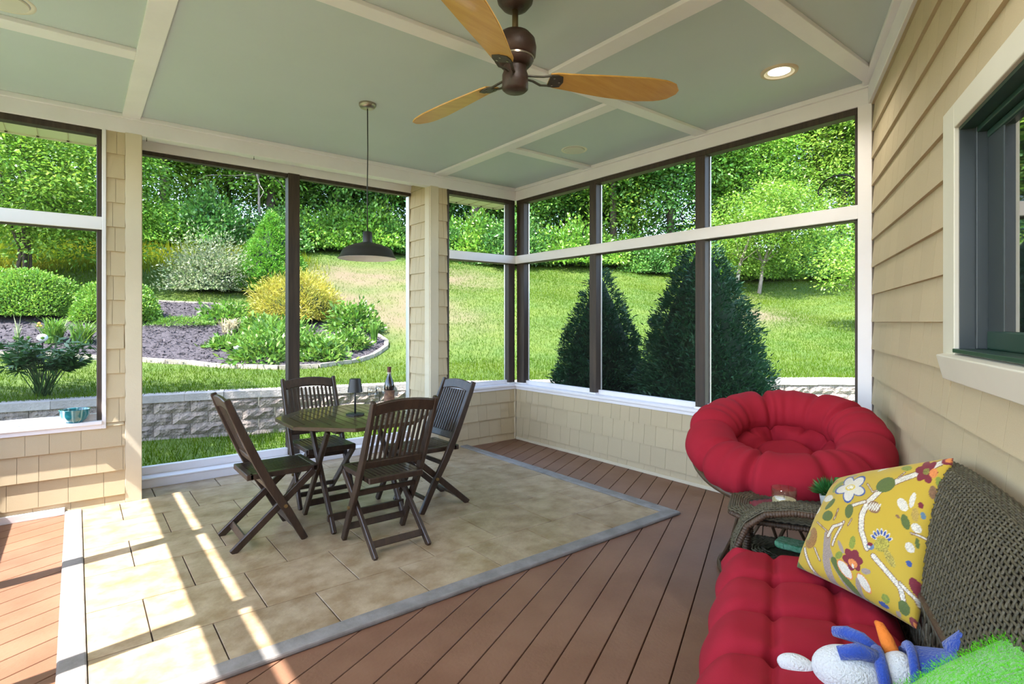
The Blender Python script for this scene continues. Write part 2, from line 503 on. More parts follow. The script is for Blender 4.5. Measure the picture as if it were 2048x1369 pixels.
MB().box(H0, H1, -.14, .012, HZ1-.012, HZ1, MC).build('head', MAT['sash_green'], win)
MB().box(H0+.01, H1-.01, -.14, -.03, HZ1-.03, HZ1-.012, MC).build('head_stop', MAT['sash_green'], win, bevel=.003)
MB().box(H1-.165, H1-.026, -.095, -.058, HZ0+.014, HZ1-.03, MC).build('sash_stile', MAT['sash_slate'], win, bevel=.006)
MB().box(H0+.026, H0+.165, -.095, -.058, HZ0+.014, HZ1-.03, MC).build('sash_stile', MAT['sash_slate'], win, bevel=.006)
MB().box(H0+.03, H1-.03, -.095, -.054, HZ0+.014, HZ0+.075, MC).build('sash_rail', MAT['sash_green'], win, bevel=.006)
MB().box(H0+.03, H1-.03, -.095, -.054, HZ1-.055, HZ1-.03, MC).build('sash_rail', MAT['sash_green'], win, bevel=.006)
MB().box(H0+.155, H1-.155, -.068, -.061, HZ0+.07, HZ1-.05, MC).build('pane', MAT['window_glass'], win)

# ---- screen windows ----------------------------------------------------
def WINBOX(win, F, nm, m, x0, x1, y0, y1, z0, z1, bevel=.002):
    """box in wall coordinates: x along, y outward from the room face, z up"""
    return MB().box(x0, x1, -y1, -y0, z0, z1, F).build(nm, MAT[m], win, bevel=bevel, seg=1)
def screen_window(n, F, x0, x1, posts, label, jamb0=True, jamb1=True, sill0=None, sill1=None):
    w = empty('window_%d' % n); tag(w, label, 'window', kind='structure')
    a, b = (sill0 if sill0 is not None else x0), (sill1 if sill1 is not None else x1)
    WINBOX(w, F, 'sill', 'white_trim', a, b, -.035, .14, .618, .645, .004)
    WINBOX(w, F, 'apron', 'white_trim', a, b, -.012, .012, .585, .618)
    WINBOX(w, F, 'rail_trim', 'white_trim', x0, x1, -.012, .014, 2.048, 2.14)
    WINBOX(w, F, 'rail', 'dark_wood', x0, x1, .014, .10, 2.042, 2.12)
    WINBOX(w, F, 'header', 'dark_wood', x0, x1, .014, .10, 2.745, 2.80)
    if jamb0: WINBOX(w, F, 'jamb', 'dark_wood', x0-.002, x0+.03, .014, .10, .645, 2.745)
    if jamb1: WINBOX(w, F, 'jamb', 'dark_wood', x1-.03, x1+.002, .014, .10, .645, 2.745)
    for (p, q) in posts:
        WINBOX(w, F, 'post', 'dark_wood', p, q, .016, .106, .66, 2.76, .003)
        WINBOX(w, F, 'post_base', 'white_trim', p-.006, q+.006, .004, .11, .645, .662, .003)
    edges = [x0] + [v for p in sorted(posts) for v in p] + [x1]
    for i in range(0, len(edges), 2):
        p, q = edges[i], edges[i+1]
        if q-p < .1: continue
        WINBOX(w, F, 'screen_sill', 'white_trim', p, q, .05, .085, .645, .69)
        WINBOX(w, F, 'screen_edge', 'alu', p, p+.007, .085, .10, .69, 2.745)
        WINBOX(w, F, 'screen_edge', 'alu', q-.007, q, .085, .10, .69, 2.745)
        WINBOX(w, F, 'screen_pane', 'insect_screen', p, q, .088, .0885, .69, 2.045, 0)
        WINBOX(w, F, 'screen_pane', 'insect_screen', p, q, .088, .0885, 2.12, 2.745, 0)
    return w
GA = frame((0, YA, 0), (1, 0), (0, -1)); GB = frame((XB, 0, 0), (0, 1), (-1, 0)); GD = frame((XD, 0, 0), (0, 1), (1, 0))
w1 = screen_window(1, GA, XD+.02, .152, [], 'screen window above the sunlit shingles beside the bay')
WINBOX(w1, GA, 'side_trim', 'white_trim', .152, .176, -.014, .02, .585, 2.79)
w3 = screen_window(3, GA, 3.135, 4.05, [(3.962, 4.052)], 'narrow screen window between bay column and room corner', jamb0=False, jamb1=False)
WINBOX(w3, GA, 'side_trim', 'dark_wood', 3.115, 3.138, -.004, .06, .645, 2.79)
w4 = screen_window(4, GB, 1.44, 5.06, [(2.587, 2.677), (3.80, 3.89), (4.93, 5.06)], 'long screened opening facing the two dark conifers', jamb1=False, sill0=1.37)
WINBOX(w4, GB, 'end_trim', 'white_trim', 1.36, 1.443, -.014, .03, .645, 2.79)
w6 = screen_window(6, GD, -.9, 5.02, [(3.762, 3.852), (2.601, 2.691), (1.44, 1.53), (.28, .37)], 'screened opening in the left wall letting in the sun')
wall_left = MB().box(XD-.14, XD-.002, C_END.y, YA+.13, 0, .6).build('wall_left', MAT['siding_back'])
tag(wall_left, 'half wall under the left hand screens', 'wall', kind='structure')

# the bay: low sill, screens, one dark post
w2 = empty('window_2'); tag(w2, 'tall screened bay with one dark post and low white sill', 'window', kind='structure')
def BAY(nm, m, x0, x1, y0, y1, z0, z1, bevel=.002):
    return MB().box(x0, x1, y0, y1, z0, z1).build(nm, MAT[m], w2, bevel=bevel, seg=1)
BAY('base_board', 'white_trim', .396, 2.92, 5.372, 5.56, 0, .080, .003)
BAY('sill_ledge', 'white_trim', .396, 2.92, 5.362, 5.52, .080, .092, .003)
BAY('bottom_rail', 'white_trim', .396, 2.92, 5.505, 5.565, .092, .155, .002)
BAY('head_board', 'white_trim', .396, 2.92, 5.495, 5.56, 2.797, 2.876)
BAY('head_board', 'dark_wood', .396, 2.92, 5.507, 5.575, 2.764, 2.797)
BAY('post', 'dark_wood', 1.60, 1.708, 5.485, 5.585, .092, 2.80, .003)
BAY('jamb', 'alu', 2.90, 2.915, 5.52, 5.59, .155, 2.764)
BAY('jamb', 'dark_wood', .396, .412, 5.507, 5.575, .155, 2.764)
BAY('screen_pane', 'insect_screen', .412, 1.60, 5.55, 5.5505, .155, 2.764, 0)
BAY('screen_pane', 'insect_screen', 1.708, 2.90, 5.55, 5.5505, .155, 2.764, 0)
bayc = MB().box(.384, 2.93, YA+.10, 5.60, 2.876, 2.89).build('trim_4', MAT['white_trim']); tag(bayc, 'white soffit board over the screen bay', 'trim', kind='structure')

# beams round the room
def beam(n, mb, label):
    o = mb.build('trim_%d' % n, MAT['white_trim'], bevel=.003, seg=1); tag(o, label, 'beam', kind='structure'); return o
beam(5, MB().box(XD, XB, YA, YA+.10, ZB, ZC).box(XD, XB, YA-.022, YA, 2.895, ZC), 'white beam along the top of the back wall')
beam(6, MB().box(XB, XB+.12, 1.33, YA+.1, ZB, ZC).box(XB-.022, XB, 1.36, YA, 2.895, ZC), 'white beam above the right hand screens')
beam(7, MB().box(S_END, 0, 0, .064, 2.905, ZC, MC).box(S_END, 0, 0, .03, 2.785, 2.905, MC), 'white frieze board where ceiling meets the house wall')
beam(8, MB().box(XD-.12, XD, -.98, YA+.1, ZB, ZC).box(XD, XD+.022, -.9, YA, 2.895, ZC), 'white beam above the left hand screens')

# ceiling: green panels between white battens
ceil = MB().prism(ROOM, ZC+.012, ZC+.05).build('ceiling', MAT['white_trim']); tag(ceil, 'pale green porch ceiling panelled by white battens', 'ceiling', kind='structure')
cells = [(XD, .33, 3.86, YA), (XD, .33, -1.2, 3.86), (.33, 3.005, 2.60, YA), (3.005, XB, 3.88, YA), (3.005, XB, 2.60, 3.88), (2.365, XB, 1.33, 2.60), (2.365, XB, -1.2, 1.33), (.33, 2.365, -1.2, 2.60)]
for (a, b, c, d) in cells:
    p = clip_convex([(a+.002, c+.002), (b-.002, c+.002), (b-.002, d-.002), (a+.002, d-.002)], ROOM)
    if p: MB().prism(p, ZC, ZC+.011).build('ceiling_panel', MAT['ceiling_paint'], ceil)
def batten(a, b, c, d):
    p = clip_convex([(a, c), (b, c), (b, d), (a, d)], ROOM)
    MB().prism(p, ZC-.024, ZC).build('batten', MAT['white_trim'], ceil, bevel=.002, seg=1)
batten(.272, .386, -1.2, YA-.022); batten(XD, .272, 3.80, 3.92); batten(.386, XB-.022, 2.55, 2.652); batten(2.95, 3.062, 2.652, YA-.022)
batten(3.062, XB-.022, 3.83, 3.935); batten(2.30, 2.425, -1.2, 2.55); batten(2.425, XB-.022, 1.28, 1.385)

# roof slab and vented soffit outside
roof = MB().prism([(-1.20, -2.4), (4.39, 1.2), (4.39, 5.90), (-1.20, 5.90)], 2.99, 3.12).build('roof', MAT['white_trim'])
tag(roof, 'porch roof with wide eaves', 'roof', kind='structure')
sof = MB().box(-1.20, 4.39, 5.50, 5.90, 2.872, 2.885).box(4.17, 4.39, 1.25, 5.50, 2.872, 2.885).box(-1.20, -.89, -1.8, 5.50, 2.872, 2.885).build('soffit', MAT['soffit'], roof)
MB().box(-1.20, 4.40, 5.88, 5.90, 2.86, 3.0).box(4.375, 4.40, 1.25, 5.90, 2.86, 3.0).box(-1.20, -1.188, -1.8, 5.90, 2.86, 3.0).build('fascia', MAT['soffit'], roof)
rib = MB().box(0, .004, 0, .38, -.004, 0).mesh('soffit_rib', MAT['siding_back'])
for i in range(30):
    inst('soffit_rib', rib, roof, Matrix.Translation((-1.19+i*.19, 5.50, 2.872)))
clipm = MB().box(-.008, .008, -.02, 0, 0, .02).mesh('soffit_clip', MAT['dark_wood'])
for i in range(30):
    inst('soffit_clip', clipm, roof, Matrix.Translation((-1.19+i*.19, 5.885, 2.862)))
# ------------------------------------------------------------------ garden ground
mat('lawn_soil', (.042, .085, .004), .9, (.070, .105, .007), 1.1, bump=.6, bscale=26, space='Object')
mat('low_lawn', (.055, .108, .006), .9, (.085, .128, .010), 1.5, bump=.5, bscale=30)
mat('mulch', (.024, .019, .024), .9, (.06, .05, .056), 14, bump=1.0, bscale=40)
mat('mulch_chip', (.045, .036, .041), .85, island=.55)
mat('stone_block', (.17, .135, .115), .9, (.33, .275, .235), 16, detail=10, bump=1.0, bscale=34, rand=.1, dist=.03)
mat('stone_cap', (.27, .245, .23), .85, (.36, .33, .31), 6, bump=.5, bscale=40, rand=.08)
mat('edging', (.26, .225, .175), .85, (.34, .30, .23), 8, bump=.4, bscale=30, rand=.1)
mat('bark', (.045, .03, .022), .9, (.09, .065, .05), 9, stretch=(3, 3, .5), bump=.6, bscale=14)
mat('pale_bark', (.16, .13, .11), .9, (.26, .22, .19), 9, stretch=(3, 3, .5), bump=.5, bscale=14)
leaf_mat('grass_blade', (.044, .100, .004), (.074, .125, .006), trans=.35, val=.3, hue=.012, gloss=.0, nscale=.35)
leaf_mat('straw_blade', (.12, .19, .010), (.20, .21, .018), trans=.4, val=.25, hue=.02, gloss=.0, nscale=.6)
leaf_mat('leaf_mid', (0.127, 0.275, 0.032), (0.208, 0.402, 0.044), trans=.36, val=.45, nscale=.5)
leaf_mat('leaf_light', (0.148, 0.284, 0.030), (0.231, 0.379, 0.048), trans=.5, val=.35, nscale=.5)
leaf_mat('leaf_dark', (0.060, 0.170, 0.031), (0.119, 0.272, 0.043), trans=.33, val=.45, nscale=.4)
leaf_mat('leaf_hedge', (0.130, 0.270, 0.030), (0.190, 0.340, 0.040), trans=.35, val=.3)
leaf_mat('leaf_conifer', (.09, .25, .018), (.14, .33, .035), trans=.3, val=.3, nscale=1.5)
leaf_mat('leaf_conifer_shaded', (0.016, 0.066, 0.026), (0.026, 0.090, 0.034), trans=.2, val=.35, nscale=2.0)  # darker conifer green, the porch shade is put into the leaf colour
leaf_mat('leaf_gold', (.42, .37, .05), (.29, .29, .04), trans=.4, val=.25, nscale=2.0)
leaf_mat('leaf_white', (.11, .19, .05), (.36, .38, .24), trans=.4, val=.35, nscale=9.0)
leaf_mat('leaf_peony', (.030, .095, .016), (.055, .14, .025), trans=.3, val=.3, gloss=.1)
leaf_mat('leaf_fresh', (0.095, 0.207, 0.023), (0.140, 0.258, 0.039), trans=.4, val=.3, nscale=2)
leaf_mat('leaf_tan', (0.465, 0.390, 0.247), (0.540, 0.495, 0.338), trans=.35, val=.2)
mat('inner_dark', (.012, .03, .010), 1.0)  # near-black solid core, blocks light and stands in for shade inside foliage
WALL = [(-9.0, 9.6), (-4.0, 8.95), (-.67, 8.53), (.65, 8.36), (2.35, 7.96), (3.96, 7.48), (5.95, 6.38), (8.75, 4.56), (9.94, 3.61), (13.0, 1.0), (17.0, -3.2)]
def wall_dist(x, y):
    """signed distance to the retaining wall line, positive on the hill side (numpy arrays)"""
    x = np.asarray(x, float); y = np.asarray(y, float)
    best = np.full(x.shape, 1e9); sg = np.zeros(x.shape)
    for (ax, ay), (bx, by) in zip(WALL[:-1], WALL[1:]):
        dx, dy = bx-ax, by-ay; L2 = dx*dx+dy*dy
        t = np.clip(((x-ax)*dx+(y-ay)*dy)/L2, 0, 1)
        ex, ey = x-ax-t*dx, y-ay-t*dy
        d = np.hypot(ex, ey); s = np.sign(dx*ey-dy*ex)
        m = d < best-1e-9
        best = np.where(m, d, best); sg = np.where(m, s, sg)
    return best*sg
def ground(x, y):
    x = np.asarray(x, float); y = np.asarray(y, float)
    s = wall_dist(x, y)
    th = np.degrees(np.arctan2(y, x))
    k = np.interp(th, [10, 28, 60, 140], [.20, .21, .29, .30])
    r = np.maximum(s-2.2, 0); r = r*r/(r+.6)
    far = np.maximum(s-19, 0)
    z = .41 + .09*np.clip(s, 0, 2.2) + k*(r - far*.45) + .05*np.sin(x*1.3+.5)*np.sin(y*1.1)*np.clip(s/3, 0, 1) + .12*np.sin(x*.41)*np.sin(y*.37+1)*np.clip(s/6, 0, 1)
    low = -.14 + .02*np.sin(x*2.1)*np.sin(y*1.7)
    return np.where(s > 0.12, z, low)
def dense(poly, step):
    out = []
    for (ax, ay), (bx, by) in zip(poly[:-1], poly[1:]):
        n = max(1, int(round(math.hypot(bx-ax, by-ay)/step)))
        out += [(ax+(bx-ax)*i/n, ay+(by-ay)*i/n) for i in range(n)]
    return out + [poly[-1]]
WL = np.array(dense(WALL, .25))
WT = np.gradient(WL, axis=0)
for _ in range(6):
    WT[1:-1] = (WT[:-2]+WT[1:-1]*2+WT[2:])/4
WT /= np.linalg.norm(WT, axis=1, keepdims=True)
WN = np.stack([-WT[:, 1], WT[:, 0]], 1)
BARE = [(5.6, 14.2, 1.6, 2.3), (7.2, 17.4, 2.2, 2.2), (7.2, 13.5, 1.4, 2.4), (6.3, 12.2, .9, 1.1), (10.3, 16.8, 2.0, 1.8), (15.5, 8.4, 1.6, 1.2), (17.6, 10.6, 1.8, .8)]
def bare(x, y):
    b = np.zeros(np.shape(x))
    for cx, cy, rx, ry in BARE:
        b = np.maximum(b, np.exp(-(((x-cx)/rx)**2+((y-cy)/ry)**2)))
    n = .5+.5*np.sin(x*2.3+np.sin(y*1.7)*2)*np.sin(y*2.9+np.sin(x*1.3)*2)
    return np.clip(b*(.55+.75*n), 0, 1)
ss = np.concatenate([np.linspace(.08, 4, 20), np.linspace(4.3, 20, 48), np.linspace(21, 70, 20)])
PX = WL[:, None, 0]+WN[:, None, 0]*ss[None, :]; PY = WL[:, None, 1]+WN[:, None, 1]*ss[None, :]
PZ = ground(PX, PY); PZ[:, 0] = .40
n0, n1 = PX.shape
V = np.stack([PX, PY, PZ], 2).reshape(-1, 3)
idx = np.arange(n0*n1).reshape(n0, n1)
F_ = np.stack([idx[:-1, :-1], idx[:-1, 1:], idx[1:, 1:], idx[1:, :-1]], 2).reshape(-1, 4)[:, ::-1]
def lawn_material():
    m = MAT['lawn_soil']; nt = m.node_tree; N = nt.nodes; Lk = nt.links
    b = N['Principled BSDF']; src = b.inputs['Base Color'].links[0].from_socket
    at = N.new('ShaderNodeAttribute'); at.attribute_name = 'bare'
    mx = N.new('ShaderNodeMix'); mx.data_type = 'RGBA'
    tc = N.new('ShaderNodeTexCoord'); nz = N.new('ShaderNodeTexNoise'); nz.inputs['Scale'].default_value = 3.0; nz.inputs['Detail'].default_value = 6
    cr = N.new('ShaderNodeValToRGB'); cr.color_ramp.elements[0].color = (.092, .066, .035, 1); cr.color_ramp.elements[1].color = (.14, .107, .06, 1)
    Lk.new(tc.outputs['Object'], nz.inputs['Vector']); Lk.new(nz.outputs['Fac'], cr.inputs[0])
    Lk.new(at.outputs['Fac'], mx.inputs['Factor']); Lk.new(src, mx.inputs['A']); Lk.new(cr.outputs[0], mx.inputs['B'])
    Lk.new(mx.outputs['Result'], b.inputs['Base Color'])
lawn_material()
me = fast_mesh('hillside_lawn', V, F_, MAT['lawn_soil'], True)
at = me.attributes.new('bare', 'FLOAT', 'POINT'); at.data.foreach_set('value', bare(V[:, 0], V[:, 1]).astype(np.float32))
hill = bpy.data.objects.new('hillside_lawn', me); link(hill); tag(hill, 'sunny lawn rising up the slope behind the stone wall', 'lawn', kind='structure')
low = MB().prism([(-14, -6), (-.95, -1.6), (-.95, 5.62), (4.20, 5.62), (4.20, 1.2), (13, -6)][::1], -.2, -.15)
lo = MB()
lp = [(p[0], p[1]) for p in WALL]
gx = np.arange(-10, 17.1, .5); gy = np.arange(-4, 10, .5)
L0, L1 = np.meshgrid(gx, gy, indexing='ij')
lv = np.stack([L0, L1, -.15+.02*np.sin(L0*2.1)*np.sin(L1*1.7)], 2).reshape(-1, 3)
li = np.arange(len(gx)*len(gy)).reshape(len(gx), len(gy))
lf = np.stack([li[:-1, :-1], li[1:, :-1], li[1:, 1:], li[:-1, 1:]], 2).reshape(-1, 4)
cc = lv[lf].mean(1)
inroom = (cc[:, 0] > -.6) & (cc[:, 0] < 3.9) & (cc[:, 1] > -.5) & (cc[:, 1] < 5.2)
lf = lf[(wall_dist(cc[:, 0], cc[:, 1]) < .4) & ~inroom]
me = fast_mesh('lower_lawn', lv, lf, MAT['low_lawn'], True)
lowl = bpy.data.objects.new('lower_lawn', me); link(lowl); tag(lowl, 'strip of lawn between the porch and the stone wall', 'lawn', kind='structure')

# retaining wall of split-face blocks under smooth caps
rw = empty('retaining_wall', (0, 0, 0)); tag(rw, 'low curved retaining wall of split faced stone blocks', 'wall', kind='structure')
def block_mesh(seed, w, h, d):
    r = np.random.default_rng(seed); nx, nz = 7, 4; P = []
    for j in range(nz):
        row = []
        for i in range(nx):
            e = (i in (0, nx-1)) or (j in (0, nz-1))
            row.append((w*(i/(nx-1)-.5), (-.0 if e else -.012-.030*r.random()), h*j/(nz-1)))
        P.append(row)
    m = MB().grid([row[::-1] for row in P][::-1])
    m.box(-w/2, w/2, .002, d, 0, h)
    return m.mesh('wall_block', MAT['stone_block'])
BM = [block_mesh(s, .40, .146, .24) for s in range(7)]
capm = MB().box(-.224, .224, -.035, .28, 0, .095).mesh('cap_stone', MAT['stone_cap'])
arc = np.concatenate([[0], np.cumsum(np.linalg.norm(np.diff(WL, axis=0), axis=1))])
def along(t):
    x = np.interp(t, arc, WL[:, 0]); y = np.interp(t, arc, WL[:, 1]); tx = np.interp(t, arc, WT[:, 0]); ty = np.interp(t, arc, WT[:, 1])
    return x, y, math.atan2(ty, tx)
tmin, tmax = 5.0, 25.5
for c in range(4):
    t = tmin + (.2 if c % 2 else 0)
    while t < tmax:
        x, y, a = along(t)
        M = Matrix.Translation((x, y, -.25+c*.148)) @ Matrix.Rotation(a, 4, 'Z')
        inst('wall_block', random.choice(BM), rw, M); t += .405
t = tmin
while t < tmax:
    x, y, a = along(t)
    inst('cap_stone', capm, rw, Matrix.Translation((x, y, .343)) @ Matrix.Rotation(a, 4, 'Z') @ Matrix.Translation((0, random.uniform(-.006, .006), random.uniform(-.003, .003)))); t += .452

# mulch bed
BED_F = [(-3.6, 13.2), (-1.83, 12.34), (-.94, 11.94), (-.2, 11.64), (.35, 11.44), (.88, 11.28), (1.55, 10.95), (2.18, 10.25), (2.69, 9.75), (3.3, 9.6), (4.0, 9.91), (4.64, 10.36), (5.17, 10.86)]
BED_B = [(5.32, 11.15), (5.3, 11.6), (5.1, 12.6), (4.6, 13.2), (3.9, 13.95), (2.6, 14.63), (1.82, 14.98), (1.19, 15.32), (.43, 15.59), (-.44, 15.69), (-1.24, 15.66), (-2.4, 16.1), (-4.2, 16.4)]
BED = BED_F + BED_B
def inside(poly, x, y):
    x = np.asarray(x); y = np.asarray(y); r = np.zeros(x.shape, bool); n = len(poly)
    for i in range(n):
        (ax, ay), (bx, by) = poly[i], poly[i-1]
        c = ((ay > y) != (by > y)) & (x < (bx-ax)*(y-ay)/((by-ay) if by != ay else 1e-9)+ax)
        r ^= c
    return r
gx = np.arange(-4.4, 5.5, .11); gy = np.arange(9.4, 16.6, .11)
A0, A1 = np.meshgrid(gx, gy, indexing='ij')
az = ground(A0, A1)+.035+.03*RNG.random(A0.shape)
av = np.stack([A0, A1, az], 2).reshape(-1, 3); ai = np.arange(A0.size).reshape(A0.shape)
af = np.stack([ai[:-1, :-1], ai[1:, :-1], ai[1:, 1:], ai[:-1, 1:]], 2).reshape(-1, 4)
cc = av[af].mean(1); af = af[inside(BED, cc[:, 0], cc[:, 1])]
bed = bpy.data.objects.new('mulch_bed', fast_mesh('mulch_bed', av, af, MAT['mulch'])); link(bed)
tag(bed, 'dark bark mulch covering the sloping flower bed', 'mulch', kind='stuff')
n = 16000
cx, cy = RNG.uniform(-3, 5.4, n), RNG.uniform(9.5, 16, n)
k = inside(BED, cx, cy); cx, cy = cx[k], cy[k]
pos = np.stack([cx, cy, ground(cx, cy)+.065], 1); d = rand_unit(len(pos)); d[:, 2] *= .35
V, F_ = leaves(pos, d, rand_unit(len(pos))*.4+np.array([0, 0, 1.]), RNG.uniform(.05, .11, len(pos)), RNG.uniform(.015, .035, len(pos)))
o = bpy.data.objects.new('mulch_chips', fast_mesh('mulch_chips', V, F_, MAT['mulch_chip'])); link(o, bed); tag(o, kind='stuff')
# pale edging stones round the bed
eg = empty('garden_edging', (0, 0, 0)); tag(eg, 'pale edging stones laid end to end around the mulch bed', 'edging', kind='structure')
es = MB().box(-.165, .165, -.045, .045, -.06, .07).mesh('edging_stone', MAT['edging'])
for poly in (BED_F[1:]+BED_B[:3], BED_B[4:8]):
    pts = dense(poly, .34)
    for p, q in zip(pts[:-1], pts[1:]):
        x, y = (p[0]+q[0])/2, (p[1]+q[1])/2; a = math.atan2(q[1]-p[1], q[0]-p[0])
        dz = float(ground(q[0], q[1])-ground(p[0], p[1])); L = math.hypot(q[0]-p[0], q[1]-p[1])
        inst('edging_stone', es, eg, Matrix.Translation((x, y, float(ground(x, y)))) @ Matrix.Rotation(a, 4, 'Z') @ Matrix.Rotation(-math.atan2(dz, L), 4, 'Y') @ Matrix.Diagonal((L/.34, 1, 1, 1)))

# ---- grass blades (uncountable)
def grass(name, label, n, tr, sr, hgt, wid, m, dens=None, spow=1.0, lean=.35):
    t = RNG.uniform(tr[0], tr[1], n); s = sr[0]+(sr[1]-sr[0])*RNG.random(n)**spow
    x = np.interp(t, arc, WL[:, 0])+np.interp(t, arc, WN[:, 0])*s; y = np.interp(t, arc, WL[:, 1])+np.interp(t, arc, WN[:, 1])*s
    k = ~inside(BED, x, y)
    if dens is not None: k &= RNG.random(n) < dens(x, y)
    x, y, s = x[k], y[k], s[k]; n = len(x)
    pos = np.stack([x, y, ground(x, y)-.01], 1)
    d = rand_unit(n)*lean; d[:, 2] = np.abs(d[:, 2])*.5+1
    sc = 1+s/14.0
    h = hgt*RNG.uniform(.55, 1.25, n); w = wid*sc
    nr = rand_unit(n); nr[:, 2] *= .2
    sd = np.cross(d, nr); sd /= np.linalg.norm(sd, axis=1, keepdims=True)
    V = np.stack([pos-sd*w[:, None]/2, pos+sd*w[:, None]/2, pos+d*h[:, None]], 1).reshape(-1, 3)
    o = bpy.data.objects.new(name, fast_mesh(name, V, np.arange(3*n).reshape(n, 3), m)); link(o)
    return tag(o, label, 'grass', kind='stuff')
grass('lawn_grass', 'short bright green grass growing over the hillside', 420000, (4, 26.5), (.12, 18), .055, .0075, MAT['grass_blade'], lambda x, y: 1-.9*bare(x, y), 1.25, .6)
grass('meadow_grass', 'tall yellow green meadow grass at the top of slope', 26000, (2, 14), (9.5, 16), .30, .014, MAT['straw_blade'], lambda x, y: np.clip(((y-17.2)/2.0), 0, 1)*np.clip((6.8-x)/2, 0, 1), 1.0, .45)
n = 30000
x, y = RNG.uniform(-1.5, 9, n), RNG.uniform(5.6, 8.5, n); k = (wall_dist(x, y) < -.1) & ~((x < 4.25) & (y < 5.62)); x, y = x[k], y[k]; n = len(x)
pos = np.stack([x, y, np.full(n, -.155)], 1); d = rand_unit(n)*.5; d[:, 2] = 1
nr = rand_unit(n); sd = np.cross(d, nr); sd /= np.linalg.norm(sd, axis=1, keepdims=True)
V = np.stack([pos-sd*.004, pos+sd*.004, pos+d*(RNG.uniform(.05, .12, n))[:, None]], 1).reshape(-1, 3)
o = bpy.data.objects.new('lower_grass', fast_mesh('lower_grass', V, np.arange(3*n).reshape(n, 3), MAT['grass_blade'])); link(o)
tag(o, 'grass blades growing at the foot of the stone wall', 'grass', kind='stuff')
# ------------------------------------------------------------------ trees and shrubs
def crown_leaves(rng, centres, per, spread, L, W, flat=.45, droop=.25):
    """leaf sprays round cluster centres (n,3)"""
    n = len(centres)*per
    c = np.repeat(centres, per, 0)
    off = rng.normal(size=(n, 3))*spread; off[:, 2] *= flat
    pos = c+off
    d = off.copy(); d[:, 2] -= droop*spread; d += rng.normal(size=(n, 3))*spread*.5
    nr = rng.normal(size=(n, 3))*.55; nr[:, 2] += 1
    return leaves(pos, d, nr, L*rng.uniform(.7, 1.3, n), W*rng.uniform(.7, 1.3, n), .12)
def tree_meshes(seed, h, r, base, nclus, per, L, spread, leafm, barkm, trunk_r=.13, shape=1.0, stems=1, lean=0.0, taper=.5):
    rng = np.random.default_rng(seed); rnd = random.Random(seed)
    # cluster centres fill an egg-shaped crown, denser towards its skin
    u = rand_unit(nclus, rng); rad = rng.random(nclus)**.42
    zc = base+(h-base)*.5
    C = u*rad[:, None]*np.array([r, r, (h-base)*.5])
    tt = (C[:, 2]/((h-base)*.5)+1)/2
    C[:, :2] *= (1-taper*tt[:, None]**1.5)*shape
    C[:, 2] += zc; C[:, 0] += lean*C[:, 2]/h
    V, F = crown_leaves(rng, C, per, spread, L, L*.55)
    crown = fast_mesh('crown', V, F, MAT[leafm])
    t = MB()
    for k in range(stems):
        a = rnd.uniform(0, 6.28); sp = 0 if stems == 1 else .35*r
        top = Vector((math.cos(a)*sp+lean*.8, math.sin(a)*sp, h*.82))
        pts = [Vector((math.cos(a)*.28*(stems > 1), math.sin(a)*.28*(stems > 1), -.2))]
        for i in range(1, 7):
            f = i/6; p = top*f; p.x += rnd.uniform(-.06, .06)*h*.15; p.y += rnd.uniform(-.06, .06)*h*.15; p.x -= lean*f*.5*(1-f); pts.append(p)
        t.tube(pts, [trunk_r*(1-.8*i/6) for i in range(7)], 7)
        for b in range(9 if stems == 1 else 4):
            f = rnd.uniform(.3, .85); i = min(5, int(f*6)); p0 = pts[i].lerp(pts[i+1], f*6-i)
            c = C[rnd.randrange(nclus)]; e = Vector(c)*.8+p0*.2
            m_ = p0.lerp(e, .5)+Vector((rnd.uniform(-.15, .15), rnd.uniform(-.15, .15), .15))*r*.3
            t.tube([p0, m_, e], [trunk_r*.38*(1-.6*f), trunk_r*.25*(1-.6*f), .008], 5)
    return crown, t.mesh('trunk', MAT[barkm], True)
def plant(name, parts, loc, rz=0.0, sc=1.0, label='', cat='tree', group=None, scz=None):
    o = empty(name, loc, rz, label, cat, group)
    o.scale = (sc, sc, scz or sc)
    for nm, me in parts: inst(nm, me, o, Matrix.Identity(4))
    return o
FOREST = [
    ('oak', tree_meshes(1, 11, 2.7, 1.2, 300, 104, .155, .38, 'leaf_mid', 'bark', .17)),
    ('maple', tree_meshes(2, 12, 2.5, .8, 300, 104, .15, .36, 'leaf_light', 'bark', .15)),
    ('beech', tree_meshes(3, 11.5, 2.9, .6, 310, 104, .16, .40, 'leaf_dark', 'bark', .18)),
    ('ash', tree_meshes(4, 13, 2.5, 2.6, 270, 104, .15, .38, 'leaf_mid', 'bark', .2)),
]
PINE = tree_meshes(5, 14, 2.2, 5.0, 150, 100, .16, .38, 'leaf_dark', 'bark', .2)
KIND = {'oak': 'mid green oak', 'maple': 'light green maple', 'beech': 'dark green beech', 'ash': 'tall bare stemmed ash'}
ROWN = ['growing along the front edge of the wood behind the lawn', 'growing in the second rank of the wood behind the lawn', 'growing deep in the wood behind the lawn']
def polar(th, s_target):
    """point at bearing th (deg) seen from the porch that lies s_target beyond the wall"""
    c, s_ = math.cos(math.radians(th)), math.sin(math.radians(th))
    r = np.linspace(6, 90, 1400); d = wall_dist(r*c, r*s_)
    i = int(np.argmax(d > s_target)); return float(r[i]*c), float(r[i]*s_)
fr = random.Random(21)
